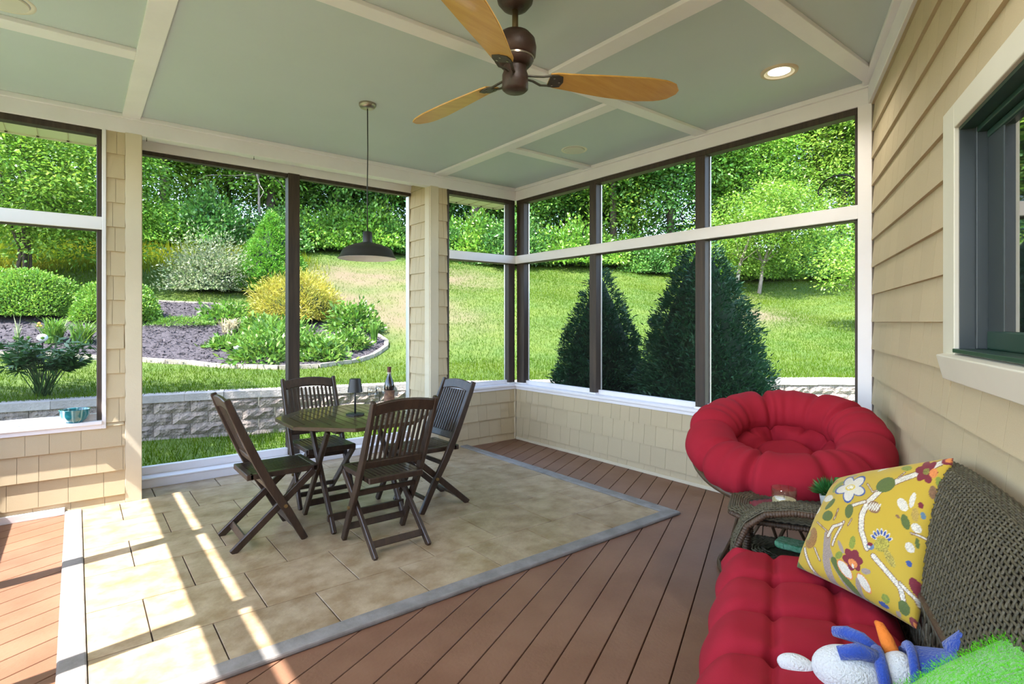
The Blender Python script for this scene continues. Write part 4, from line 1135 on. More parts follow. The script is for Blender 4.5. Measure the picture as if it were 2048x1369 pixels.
for (x, z) in ((1.20, 2.792), (.43, 2.792)):
    o = MB().tube([(0, 0, 0), (0, 0, -.012)]+[(0, .009*math.sin(a), -.021+.009*math.cos(a)) for a in np.linspace(0, 5, 9)], .0018, 6).build('screw_eye', MAT['black_metal'], None, True, loc=(x, YA+.03, z))
    tag(o, 'tiny dark screw eye under the beam over the bay', 'hook', 'screw eyes under the beam')

# ---- hanging hooks outside the right hand screens
mat('iron', (.012, .012, .013), .5)
for (y, lab) in ((1.50, 'black curved plant hook outside the screen beside the house wall'), (2.65, 'black curved plant hook outside the screen post left of the taller conifer'), (3.86, 'black curved plant hook on the post left of shorter conifer'), (5.0, 'black curved plant hook on the dark corner post')):
    pts = [(0, 0, -.16), (.02, 0, .0)]+[(.03+.0*a, .13*(1-math.cos(a)), .10*math.sin(a)) for a in np.linspace(.2, 2.9, 10)]+[(.03, .262, .0), (.03, .25, -.02), (.03, .235, -.012)]
    o = MB().tube(pts, .0055, 6).build('plant_hook', MAT['iron'], None, True, loc=(XB+.125, y, 2.30)); tag(o, lab, 'hook')

# ---- bowl on the left sill
def bowl_mat():
    m = mat('bowl_glaze', (.01, .14, .17), .12, coat=.8); nt = m.node_tree; N = nt.nodes; Lk = nt.links; b = N['Principled BSDF']
    tc = N.new('ShaderNodeTexCoord'); sx = N.new('ShaderNodeSeparateXYZ'); at = N.new('ShaderNodeMath'); at.operation = 'ARCTAN2'
    Lk.new(tc.outputs['Object'], sx.inputs[0]); Lk.new(sx.outputs['Y'], at.inputs[0]); Lk.new(sx.outputs['X'], at.inputs[1])
    ml = N.new('ShaderNodeMath'); ml.operation = 'MULTIPLY'; ml.inputs[1].default_value = 10; sn = N.new('ShaderNodeMath'); sn.operation = 'SINE'
    Lk.new(at.outputs[0], ml.inputs[0]); Lk.new(ml.outputs[0], sn.inputs[0])
    cr = N.new('ShaderNodeValToRGB'); cr.color_ramp.elements[0].position = .72; cr.color_ramp.elements[1].position = 1.0
    cr.color_ramp.elements[0].color = (.012, .15, .18, 1); cr.color_ramp.elements[1].color = (.22, .42, .42, 1)
    Lk.new(sn.outputs[0], cr.inputs[0]); Lk.new(cr.outputs[0], b.inputs['Base Color'])
bowl_mat()
bw = MB().lathe([(0, 0), (.046, 0), (.05, .006), (.072, .022), (.084, .052), (.089, .090), (.094, .094), (.088, .095), (.082, .088), (.076, .052), (.06, .022), (0, .016)], 40).build('ceramic_bowl', MAT['bowl_glaze'], None, True, loc=(-.005, YA+.02, .645))
tag(bw, 'teal glazed ceramic bowl on the white window sill', 'bowl')
# ------------------------------------------------------------------ wicker sofa, cushions, papasan
mat('wicker', (.060, .050, .028), .55, (.105, .088, .052), 60, bump=.3, bscale=160, island=.18)
mat('wicker_brown', (.055, .030, .016), .55, (.085, .048, .026), 40, bump=.2, bscale=120)
mat('wicker_shadow', (.012, .010, .007), .9)  # near-black backing, shade between the strands put into the colour
mat('red_canvas', (.295, .009, .022), .9, (.325, .012, .027), 3, bump=.12, bscale=420, spec=.25)
mat('green_plush', (.10, .52, .012), .95, (.15, .62, .02), 14, bump=.9, bscale=120, sheen=.6)
mat('white_plush', (.78, .78, .76), .95, bump=.7, bscale=150, sheen=.4)
mat('blue_fleece', (.018, .06, .34), .95, (.024, .075, .40), 20, bump=.5, bscale=160, sheen=.4)
mat('orange_felt', (.80, .20, .02), .9, bump=.3, bscale=120)

def coil(mb, pts, r, pitch=.011, n=10):
    """wrapped cane: a tube whose radius ripples with each turn"""
    pts = [Vector(p) for p in pts]; out = []; rr = []
    L = [0]
    for a, b in zip(pts[:-1], pts[1:]): L.append(L[-1]+(b-a).length)
    m = max(4, int(L[-1]/(pitch/4)))
    for i in range(m+1):
        t = L[-1]*i/m; k = max(0, min(len(pts)-2, int(np.searchsorted(L, t)-1)))
        f = (t-L[k])/max(1e-6, L[k+1]-L[k]); out.append(pts[k].lerp(pts[k+1], f)); rr.append(r*(1+.13*math.cos(i*PI/2)))
    return mb.tube(out, rr, n)
def weave(mb, surf, nu, nv, ru=.0032, amp=.0028, sub=2):
    """over-under weave on surf(u,v)->(point, normal): nv rows, nu stakes"""
    for j in range(nv):
        v = (j+.5)/nv; pts = []
        for i in range(nu*sub+1):
            u = i/(nu*sub); p, n_ = surf(u, v); pts.append(p+n_*(amp*math.cos(PI*(i/sub+j))))
        mb.tube(pts, ru, 5, cap=False)
    for i in range(nu+1):
        pts = []
        for j in range(nv//3+2):
            p, n_ = surf(i/nu, min(1, j/(nv//3+1))); pts.append(p)
        mb.tube(pts, ru*1.15, 4, cap=False)
# sofa frame coordinates are (s, w, z): along the house wall, away from it, up
sofa = empty('wicker_sofa', (0, 0, 0), 0, 'brown green woven wicker loveseat against the house wall', 'sofa')
sofa.matrix_world = MC
S0, S1 = -3.06, -1.80
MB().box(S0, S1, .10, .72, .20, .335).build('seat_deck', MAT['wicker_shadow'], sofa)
MB().box(S0, S1, .70, .735, .10, .345).build('front_skirt', MAT['wicker'], sofa, bevel=.01)
for s_ in (S0+.02, S1-.02):
    for w_ in (.13, .70): coil(MB(), [(s_, w_, 0), (s_, w_, .34)], .021).build('leg', MAT['wicker_brown'], sofa, True)
def topz(s): return .925-.13*math.exp(-abs(s-S1-.05)/.16)-.13*math.exp(-abs(s-S0+.05)/.16)
def back_surf(u, v):
    s = S0-.02+(S1-S0+.06)*u; zt = topz(s)
    # v 0 at the lower edge, rolls over the top at v 1
    a = [(.205, .60), (.185, .70), (.16, .80), (.13, .89), (.10, .935), (.065, .945), (.035, .925), (.022, .88)]
    k = min(len(a)-2, int(v*(len(a)-1))); f = v*(len(a)-1)-k
    w = a[k][0]+(a[k+1][0]-a[k][0])*f; z = a[k][1]+(a[k+1][1]-a[k][1])*f
    dw, dz = a[k+1][0]-a[k][0], a[k+1][1]-a[k][1]; l = math.hypot(dw, dz)
    z = .60+(z-.60)*(zt-.60)/(.925-.60)
    return Vector((s, w, z)), Vector((0, dz/l, -dw/l))
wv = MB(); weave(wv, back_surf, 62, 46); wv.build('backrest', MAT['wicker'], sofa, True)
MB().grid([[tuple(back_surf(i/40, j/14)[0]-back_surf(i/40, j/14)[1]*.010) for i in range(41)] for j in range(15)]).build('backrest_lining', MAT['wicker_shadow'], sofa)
# open lattice under the back
lt = MB()
for d in (-1, 1):
    for i in range(30):
        s = S0+(S1-S0)*(i+.5)/30
        pts = []
        for k in range(9):
            f = k/8; pts.append((s+d*.085*(f-.5)+.006*math.sin(f*6.28*2+i), .195+.012*f+.003*math.cos(f*18+d), .37+.23*f))
        lt.tube(pts, .0042, 5)
lt.build('back_lattice', MAT['wicker'], sofa, True)
bk = MB().tube([(S0, .205, .60), (S1, .205, .60)], .010, 8).tube([(S0, .19, .37), (S1, .19, .37)], .012, 8).build('back_rail', MAT['wicker_brown'], sofa, True)
def arm(s):
    path = [(.735, .10), (.735, .36), (.725, .47), (.69, .555), (.62, .612), (.52, .632), (.38, .630), (.24, .645), (.14, .68), (.08, .70)]
    def surf(u, v):
        k = min(len(path)-2, int(v*(len(path)-1))); f = v*(len(path)-1)-k
        w = path[k][0]+(path[k+1][0]-path[k][0])*f; z = path[k][1]+(path[k+1][1]-path[k][1])*f
        dw, dz = path[k+1][0]-path[k][0], path[k+1][1]-path[k][1]; l = math.hypot(dw, dz)
        rise = .012*math.sin(PI*u)
        nrm = Vector((0, dz/l, -dw/l)); 
        return Vector((s-.05+.10*u, w, z))+nrm*rise, nrm
    m = MB(); weave(m, surf, 9, 84, .0034, .003)
    m.build('arm', MAT['wicker'], sofa, True)
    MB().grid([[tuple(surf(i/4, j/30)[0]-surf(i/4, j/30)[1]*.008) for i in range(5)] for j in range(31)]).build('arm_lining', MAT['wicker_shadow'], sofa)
    for e in (-.052, .052):
        coil(MB(), [(s+e, w-.012, z-.012) for w, z in path], .0125).build('arm_edge', MAT['wicker_brown'], sofa, True)
arm(S1+.045); arm(S0-.045)

# tufted seat cushion
def tuft_pos(s): return (s+2.107)/.24
def cushion():
    nu, nv = 150, 96; s0, s1, w0, w1 = -3.03, -1.815, .21, .765; P = []; Q = []
    wl = [.21, .400, .581, .765]
    for i in range(nu+1):
        row = []; row2 = []
        for j in range(nv+1):
            s = s0+(s1-s0)*i/nu; w = w0+(w1-w0)*j/nv
            a = tuft_pos(s)+.16*math.sin((w-.5)*6); fa = abs(math.sin(PI*a))
            c = np.interp(w, wl, [0, 1, 2, 3]); fb = abs(math.sin(PI*c))
            # creases deepen towards the buttons at the crossings
            va = math.exp(-(fa/.30)**2); vb = math.exp(-(fb/.26)**2)
            es = min((s-s0), (s1-s)); ew = min((w-w0), (w1-w)); edge = max(0, min(1, min(es, ew)/.10)); edge = 1-(1-edge)**2.2
            inn = 1-math.exp(-((w1-w)/.08)**2) if True else 1
            h = .105*edge - (.022*va+.015*vb*inn+.065*va*vb*inn)*min(1, edge*1.4) + .010*(fa*fb)
            h += .003*math.sin(s*37+w*11)*math.sin(w*29)
            bul = .014*fa*(1 if j > nv*.9 else 0)
            row.append((s, w+(.012*fa*max(0, (j/nv-.8)/.2)), .385+max(h, -.0)))
            row2.append((s, w, .345+.03*(1-edge)))
        P.append(row); Q.append(row2)
    m = MB().grid(P)
    m.grid([r[::-1] for r in Q])
    # close the rim
    rim = [P[i][0] for i in range(nu+1)]; rim2 = [Q[i][0] for i in range(nu+1)]; m.grid([rim, rim2])
    rim = [P[i][nv] for i in range(nu+1)]; rim2 = [Q[i][nv] for i in range(nu+1)]; m.grid([rim2, rim])
    m.grid([P[nu], Q[nu]]); m.grid([Q[0], P[0]])
    me = m.mesh('seat_cushion', MAT['red_canvas'], True); return me
cu = bpy.data.objects.new('seat_cushion', cushion()); link(cu); cu.matrix_world = MC
tag(cu, 'tufted red canvas seat cushion on the wicker loveseat', 'cushion')
bm_ = bmesh.new(); bm_.from_mesh(cu.data); bmesh.ops.remove_doubles(bm_, verts=bm_.verts, dist=1e-5); bmesh.ops.recalc_face_normals(bm_, faces=bm_.faces); bm_.to_mesh(cu.data); bm_.free(); cu.data.shade_smooth()

# ---- floral pillow: painted print on a real cushion
def pillow_paint(n):
    """print drawn on an n x n grid; shapes given on a 1400-unit sheet whose corners are the pillow corners"""
    C = np.array([(150, 990), (1020, 1335), (1245, 125), (390, 310)], float)   # bl br tr tl
    src = np.array([(0, 0), (1, 0), (1, 1), (0, 1)], float)
    A = []; b = []
    for (u, v), (x, y) in zip(src, C):
        A.append([u, v, 1, 0, 0, 0, -u*x, -v*x]); b.append(x); A.append([0, 0, 0, u, v, 1, -u*y, -v*y]); b.append(y)
    h = np.linalg.solve(np.array(A), np.array(b)); Hm = np.append(h, 1).reshape(3, 3)
    g = np.linspace(0, 1, n); U, Vv = np.meshgrid(g, g, indexing='ij')
    q = np.stack([U, Vv, np.ones_like(U)], 2) @ Hm.T; X = q[..., 0]/q[..., 2]; Y = q[..., 1]/q[..., 2]
    rs = np.random.default_rng(3)
    img = np.zeros((n, n, 3)); img[:] = (.49, .325, .022)
    def put(mask, col, var=0.0):
        c = np.array(col); img[mask] = c*(1+var*(rs.random((mask.sum(), 1))-.5))
    def stroke(pts, w, col, var=0.0):
        d = np.full(X.shape, 1e9)
        for (ax, ay), (bx, by) in zip(pts[:-1], pts[1:]):
            dx, dy = bx-ax, by-ay; t = np.clip(((X-ax)*dx+(Y-ay)*dy)/(dx*dx+dy*dy), 0, 1)
            d = np.minimum(d, np.hypot(X-ax-t*dx, Y-ay-t*dy))
        put(d < w/2, col, var); return d
    def ell(cx, cy, a, b_, ang, col, var=0.0):
        c, s = math.cos(math.radians(ang)), math.sin(math.radians(ang)); p = (X-cx)*c+(Y-cy)*s; q_ = -(X-cx)*s+(Y-cy)*c
        put((p/a)**2+(q_/b_)**2 < 1, col, var)
    def petals(cx, cy, r, k, pr, col, ph=0, var=.2):
        for i in range(k):
            a = ph+360/k*i; ell(cx+r*math.cos(math.radians(a)), cy+r*math.sin(math.radians(a)), pr*1.25, pr*.85, a, col, var)
    OL = (.085, .12, .022); OL2 = (.20, .24, .03); RED = (.17, .010, .022); WH = (.62, .56, .46); BR = (.22, .11, .05); BL = (.03, .07, .25); MV = (.30, .23, .19); OR = (.62, .20, .05)
    stroke([(430, 790), (390, 960), (375, 1120)], 55, MV, .4); stroke([(420, 850), (450, 1000), (500, 1150)], 30, MV, .4)
    stroke([(450, 960), (490, 1060), (560, 1160), (640, 1210)], 48, OL); stroke([(150, 960), (190, 1040)], 46, OL)
    for pts, w in (([(1180, 180), (1060, 270), (930, 350), (800, 440), (730, 530), (690, 640), (680, 740), (710, 850)], 40), ([(760, 900), (880, 1010), (950, 1080), (960, 1170)], 40), ([(950, 1050), (1050, 1130), (1075, 1210)], 26),
                   ([(700, 540), (610, 575)], 24), ([(545, 690), (500, 780), (460, 860)], 18), ([(430, 800), (470, 730), (530, 705)], 22), ([(680, 400), (740, 460), (800, 440)], 9), ([(350, 700), (430, 770)], 8), ([(610, 670), (580, 715)], 8),
                   ([(245, 880), (260, 1000), (300, 1100)], 18), ([(320, 880), (340, 960)], 10), ([(940, 290), (910, 340)], 8), ([(1050, 690), (1170, 690)], 14), ([(500, 600), (470, 680)], 6)):
        stroke(pts, w+7, BR, .3); stroke(pts, w-5, WH, .75)
    petals(1095, 255, 45, 6, 34, RED); ell(1150, 258, 28, 32, 20, OR, .3); ell(1095, 258, 24, 24, 0, (.20, .17, .03), .8)
    ell(1215, 150, 42, 30, -40, RED, .2); ell(1222, 150, 22, 16, -40, OR)
    for a in ((830, 400, 74, 52, -25), (585, 615, 34, 50, 10), (425, 655, 36, 40, 30), (435, 567, 52, 20, -45), (955, 1212, 48, 50, 0), (1005, 625, 30, 52, -25), (1085, 745, 12, 36, 0)): ell(*a, OL, .25)
    for a in ((610, 830, 20, 46, 15), (462, 425, 26, 55, 25), (935, 255, 42, 22, 0), (500, 925, 34, 20, -30), (290, 655, 14, 24, 0)): ell(*a, OL2, .5)
    petals(570, 438, 62, 5, 46, BL, 20); petals(570, 438, 58, 5, 38, WH, 20, .25); ell(566, 438, 34, 24, -20, (.62, .45, .05)); ell(566, 436, 24, 16, -20, WH, 1.2)
    ell(405, 515, 46, 27, 8, WH, .5); ell(350, 430, 24, 60, 35, WH, .5); ell(400, 380, 40, 9, -40, (.30, .06, .03)); ell(320, 560, 16, 46, 15, RED); ell(322, 595, 24, 30, 0, WH, .4); ell(745, 265, 40, 16, -45, WH, .8); ell(545, 333, 34, 10, 0, MV)
    ell(975, 515, 50, 34, 40, WH, .4); ell(1045, 470, 20, 55, 10, WH, .4); ell(1070, 560, 26, 44, 0, (.40, .26, .05), .5); ell(1105, 490, 18, 20, 0, RED); ell(1120, 550, 14, 24, 0, (.10, .18, .25)); ell(1080, 645, 32, 30, 0, WH, .7); ell(945, 600, 20, 10, 30, BR)
    ell(770, 568, 46, 42, 40, BR, .3); 
    for k in range(-2, 3): ell(768+k*16, 566, 6, 34, 25, WH, .3)
    for k in range(7): ell(835+70*math.sin(math.radians(-66+22*k)), 800-70*math.cos(math.radians(-66+22*k)), 12, 26, -66+22*k, WH); ell(835+68*math.sin(math.radians(-66+22*k)), 800-68*math.cos(math.radians(-66+22*k)), 9, 18, -66+22*k, BL)
    ell(835, 815, 66, 46, -20, (.36, .30, .04), 1.0); ell(890, 895, 30, 66, -30, (.36, .28, .05), 1.0); ell(740, 836, 30, 24, 0, (.10, .16, .26), .5); ell(738, 822, 22, 12, 0, RED); ell(728, 842, 10, 8, 0, WH)
    ell(520, 1010, 66, 40, 55, OR, .2); ell(520, 1010, 58, 34, 55, WH, .35); ell(650, 1085, 70, 40, 55, OR, .2); ell(650, 1085, 62, 34, 55, WH, .35); ell(690, 1010, 38, 20, 0, MV, .3); ell(590, 1110, 22, 56, 10, MV, .3); ell(525, 870, 14, 46, -20, MV)
    petals(600, 945, 34, 6, 34, RED); ell(595, 968, 34, 26, 20, OR, .4); ell(590, 985, 10, 14, 0, WH)
    ell(300, 810, 44, 78, 20, (.28, .13, .03), .9); ell(275, 790, 14, 34, 20, (.30, .28, .06), 1.0)
    ell(1060, 1050, 40, 66, -20, RED, .3); ell(1040, 790, 30, 34, 0, WH, .5); ell(1030, 900, 20, 20, 0, BL); ell(1165, 380, 22, 42, 0, BR, .5); ell(1190, 300, 16, 30, 0, OL2); ell(770, 1205, 46, 14, 20, BL); ell(810, 1170, 34, 30, 0, OL2, .5); ell(890, 1255, 26, 18, 0, MV)
    ell(1010, 1300, 30, 40, -20, (.20, .03, .03), .3); ell(1020, 1315, 14, 22, -20, OR); ell(655, 1200, 40, 14, 30, OL2); ell(270, 1060, 24, 40, -20, MV, .4)
    return img
def pillow(name, BL_, BR_, TR_, TL_, thick, m, label, cat, paint=None, n=120, pinch=.05, ears=.0):
    BL_, BR_, TR_, TL_ = [Vector(p) for p in (BL_, BR_, TR_, TL_)]
    c = (BL_+BR_+TR_+TL_)/4; nrm = ((BR_-BL_)+(TR_-TL_)).cross((TL_-BL_)+(TR_-BR_)).normalized()
    F1 = []; F2 = []
    for i in range(n+1):
        r1 = []; r2 = []
        for j in range(n+1):
            u, v = i/n, j/n; a, b_ = 2*u-1, 2*v-1
            uu = .5+.5*a*(1-pinch*(1-b_*b_)); vv = .5+.5*b_*(1-pinch*(1-a*a))
            p = (BL_*(1-uu)+BR_*uu)*(1-vv)+(TL_*(1-uu)+TR_*uu)*vv
            h = thick*((1-a*a)*(1-b_*b_))**.42
            h *= 1+.05*math.sin(a*7+b_*3)*math.cos(b_*6-a*2)
            r1.append(p+nrm*h-c); r2.append(p-nrm*h*.75-c)
        F1.append(r1); F2.append(r2)
    mb = MB().grid(F1).grid([r[::-1] for r in F2])
    me = mb.mesh(name, m, True)
    bm2 = bmesh.new(); bm2.from_mesh(me); lay = None
    if paint is not None:
        lay = bm2.loops.layers.float_color.new('print') if False else None
    bm2.to_mesh(me); bm2.free()
    if paint is not None:
        img = pillow_paint(n+1)
        ca = me.color_attributes.new('print', 'FLOAT_COLOR', 'POINT')
        back = img[:, ::-1]
        col = np.concatenate([img.reshape(-1, 3), back.reshape(-1, 3)], 0); col = np.concatenate([col, np.ones((len(col), 1))], 1)
        ca.data.foreach_set('color', col.astype(np.float32).ravel())
    bm2 = bmesh.new(); bm2.from_mesh(me); bmesh.ops.remove_doubles(bm2, verts=bm2.verts, dist=2e-5); bmesh.ops.recalc_face_normals(bm2, faces=bm2.faces); bm2.to_mesh(me); bm2.free(); me.shade_smooth()
    o = bpy.data.objects.new(name, me); link(o); o.location = c
    return tag(o, label, cat)
m = mat('floral_print', (.5, .3, .03), .75, bump=.1, bscale=400, sheen=.15)
at_ = m.node_tree.nodes.new('ShaderNodeAttribute'); at_.attribute_name = 'print'
m.node_tree.links.new(at_.outputs['Color'], m.node_tree.nodes['Principled BSDF'].inputs['Base Color'])
pc = [MC @ Vector(p) for p in ((-2.03, .505, .50), (-2.385, .225, .525), (-2.135, .085, .955), (-1.775, .355, .765))]
pillow('floral_pillow', *pc, .085, m, 'yellow floral print pillow leaning on the wicker backrest', 'pillow', paint=True, n=220, pinch=.035)
gp = [MC @ Vector(p) for p in ((-2.80, .38, .51), (-3.18, .33, .49), (-3.16, .045, .77), (-2.775, .06, .77))]
pillow('fluffy_pillow', *gp, .085, MAT['green_plush'], 'lime green fluffy pillow at the near end of the sofa', 'pillow', n=40, pinch=.03)
gpl = bpy.data.objects['fluffy_pillow']
fn = 26000
gm = gpl.data; vv_ = np.array([v.co[:] for v in gm.vertices]); nn_ = np.array([v.normal[:] for v in gm.vertices]); ki = RNG.integers(0, len(vv_), fn)
fp = vv_[ki]+RNG.normal(size=(fn, 3))*.006; fd = nn_[ki]+RNG.normal(size=(fn, 3))*.55
V, F_ = leaves(fp, fd, rand_unit(fn), RNG.uniform(.004, .009, fn), .0012)
leaf_mat('green_fur', (.13, .60, .015), (.18, .70, .03), trans=.3, val=.15, hue=.005, gloss=0, nscale=8)
o = bpy.data.objects.new('fur', fast_mesh('fur', V, F_, MAT['green_fur'])); link(o, gpl); tag(o, kind='stuff')

# ---- snowman plush lying on the cushion
sn = empty('snowman_plush', MC @ Vector((-2.665, .335, .50)), 0, 'white snowman plush with blue hat, scarf and orange nose', 'toy')
sn.scale = (.86, .86, .86)
def SL(p): return (MC.to_3x3() @ Vector(p))       # local offset given in sofa axes
def blob(nm, c, r, m, par, n=18, jit=.0):
    P = []
    for i in range(n+1):
        th = PI*i/n; row = []
        for j in range(n*2):
            ph = PI*j/n; q = 1+jit*math.sin(ph*4+i)*math.sin(th*5+j*.7)
            row.append(SL((c[0]+r[0]*math.sin(th)*math.cos(ph)*q, c[1]+r[1]*math.sin(th)*math.sin(ph)*q, c[2]+r[2]*math.cos(th)*q)))
        P.append(row)
    return MB().grid([r_[::-1] for r_ in P], wrap_v=True).build(nm, m, par, True)
body = blob('body', (.0, .09, .02), (.075, .095, .065), MAT['white_plush'], sn)
head = blob('head', (.0, -.03, .045), (.058, .050, .058), MAT['white_plush'], sn)
blob('foot', (.01, .225, .0), (.03, .05, .028), MAT['white_plush'], sn)
P = []
for i in range(11):
    f = i/10; cy = -.045-.15*f; cz = .055+.045*f; r = [.064, .068, .066, .064, .062, .060, .058, .056, .050, .036, .008][i]
    P.append([SL((r*math.cos(a), cy+.012*math.sin(a*2+f*4), cz+r*math.sin(a)*(.95+.06*math.sin(3*a)))) for a in np.linspace(0, 2*PI, 24, endpoint=False)])
hat = MB().grid(P, wrap_v=True).build('hat', MAT['blue_fleece'], sn, True)
MB().tube([SL((.068*math.cos(a), -.052, .056+.068*math.sin(a))) for a in np.linspace(0, 2*PI, 28, endpoint=False)], .012, 8, closed=True).build('hat_brim', MAT['blue_fleece'], hat, True)
MB().tube([SL(p) for p in ((.03, -.15, .12), (.02, -.185, .16), (-.01, -.215, .155), (-.03, -.225, .11), (-.02, -.205, .07))], [.03, .038, .04, .036, .02], 12).build('hat_tip', MAT['blue_fleece'], hat, True)
MB().tube([SL(p) for p in ((.03, -.015, .085), (.055, -.005, .11), (.09, .005, .128), (.105, .012, .128))], [.020, .018, .012, .006], 12).build('carrot_nose', MAT['orange_felt'], head, True)
MB().tube([SL((.060*math.cos(a), .012+.010*math.sin(a), .035+.055*math.sin(a))) for a in np.linspace(0, 2*PI, 24, endpoint=False)], .016, 8, closed=True).build('scarf', MAT['blue_fleece'], sn, True)
MB().tube([SL(p) for p in ((.045, .02, .075), (.075, .05, .085), (.10, .085, .08), (.115, .12, .07))], [.016, .018, .020, .014], 10).build('scarf_end', MAT['blue_fleece'], sn, True)
MB().tube([SL(p) for p in ((-.02, .03, .09), (-.03, .07, .10), (-.035, .12, .085))], [.018, .022, .018], 10).build('scarf_end', MAT['blue_fleece'], sn, True)
for p in ((.035, -.022, .085), (.045, -.035, .05)): blob('eye', p, (.005, .005, .005), MAT['black_metal'], head, 6)

# ---- wicker side table
st_ = empty('side_table', (0, 0, 0), 0, 'wicker side table with glass top between sofa and papasan', 'table'); st_.matrix_world = MC @ Matrix.Translation((-1.505, .495, .05))
def oct2(a, b_, c): return [(a, -b_+c), (a, b_-c), (a-c, b_), (-a+c, b_), (-a, b_-c), (-a, -b_+c), (-a+c, -b_), (a-c, -b_)]
def ring_weave(nm, a, b_, c, z, w, par, rows=7):
    mb = MB()
    for r in range(rows):
        k = w*r/(rows-1); pts = oct2(a-k, b_-k, c*.85); pp = []
        for i in range(8):
            p, q = Vector((*pts[i], 0)), Vector((*pts[(i+1) % 8], 0)); nseg = max(2, int((q-p).length/.014))
            for t in range(nseg): pp.append(p.lerp(q, t/nseg))
        zz = z-.018*((k/w-.35)/.65)**2 if k/w < .35 else z
        mb.tube([(p.x, p.y, zz+.0028*math.cos(PI*(i+r))) for i, p in enumerate(pp)], .0052, 5, closed=True)
    return mb.build(nm, MAT['wicker'], par, True)
ring_weave('top_rim', .185, .265, .09, .500, .075, st_, 9)
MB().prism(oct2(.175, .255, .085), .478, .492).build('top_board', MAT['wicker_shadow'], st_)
mat('table_glass', (.10, .09, .10), .05, spec=.8, coat=1)
MB().prism(oct2(.108, .188, .05), .4925, .4995).build('glass_top', MAT['table_glass'], st_, bevel=.002)
coil(MB(), [(p[0], p[1], .474) for p in oct2(.180, .260, .088)]+[(.180, -.172, .474)], .011).build('edge_coil', MAT['wicker_brown'], st_, True)
ring_weave('shelf_rim', .165, .235, .08, .300, .10, st_, 9)
MB().prism(oct2(.155, .225, .075), .285, .294).build('shelf_board', MAT['wicker'], st_)
coil(MB(), [(p[0], p[1], .278) for p in oct2(.160, .230, .078)]+[(.160, -.152, .278)], .010).build('shelf_coil', MAT['wicker_brown'], st_, True)
for a, b_ in ((-1, -1), (1, -1), (1, 1), (-1, 1)):
    coil(MB(), [(a*.14, b_*.20, -.05), (a*.125, b_*.185, .48)], .016).build('leg', MAT['wicker_brown'], st_, True)
lat = MB()
for i in range(9):
    f = -.16+.04*i
    for sg in (-1, 1):
        lat.tube([(-.138, f, .285), (-.142, f+sg*.05, .20), (-.14, f+sg*.02, .12), (-.138, f+sg*.09, .05)], .0035, 5)
lat.build('lattice', MAT['wicker'], st_, True)
mat('green_glass', (.10, .42, .20), .25, (.25, .60, .36), 60, bump=.5, bscale=90)
tr_ = MB().prism([(-.13, -.05), (.13, -.05), (.145, -.03), (.145, .03), (.13, .05), (-.13, .05), (-.145, .03), (-.145, -.03)], 0, .028, Matrix.Rotation(1.3, 4, 'Z')).build('glass_tray', MAT['green_glass'], None, bevel=.008)
tr_.matrix_world = MC @ Matrix.Translation((-1.48, .43, .357)); tag(tr_, 'green pebbled glass tray on the side table shelf', 'tray')
# candle and little plant on the table top
cd = empty('candle', (0, 0, 0), 0, 'cream candle in a clear glass tumbler on side table', 'candle'); cd.matrix_world = MC @ Matrix.Translation((-1.535, .54, .550)) @ Matrix.Scale(1.12, 4)
mat('wax', (.72, .62, .36), .5)
MB().lathe([(0, 0), (.040, 0), (.0435, .004), (.047, .082), (.045, .082), (.0415, .006), (0, .005)], 36).build('tumbler', MAT['thin_glass'], cd, True)
MB().lathe([(0, .006), (.0408, .0065), (.0425, .036), (.041, .040), (0, .0395)], 32).build('wax', MAT['wax'], cd, sharp=50)
MB().tube([(0, 0, .039), (.001, 0, .052)], .0012, 6).build('wick', MAT['black_metal'], cd)
pp_ = empty('potted_plant', (0, 0, 0), 0, 'small green artificial plant in a white pot on side table', 'plant'); pp_.matrix_world = MC @ Matrix.Translation((-1.43, .36, .551))
mat('white_pot', (.70, .68, .62), .4)
MB().lathe([(0, 0), (.030, 0), (.040, .062), (.036, .062), (.03, .05), (0, .05)], 24).build('pot', MAT['white_pot'], pp_, sharp=50)
leaf_mat('plant_green', (.03, .15, .03), (.06, .24, .05), trans=.3, val=.4, nscale=20)
n = 420; d = rand_unit(n); d[:, 2] = np.abs(d[:, 2])+.15
V, F_ = leaves(d*np.array([.03, .03, .02])+np.array([0, 0, .055]), d, rand_unit(n), RNG.uniform(.03, .065, n), .006)
inst('foliage', fast_mesh('foliage', V, F_, MAT['plant_green']), pp_, Matrix.Identity(4))
for i, (x, y, z) in enumerate(((-.02, -.03, .13), (.01, -.05, .125), (-.03, -.05, .11))):
    blob_ = MB().lathe([(0, -.012), (.013, -.004), (.012, .008), (0, .012)], 10, Matrix.Translation((x, y, z))); blob_.tube([(0, 0, .05), (x*.7, y*.7, z*.7), (x, y, z)], .002, 5); blob_.build('sprig', MAT['plant_green'], pp_, True)

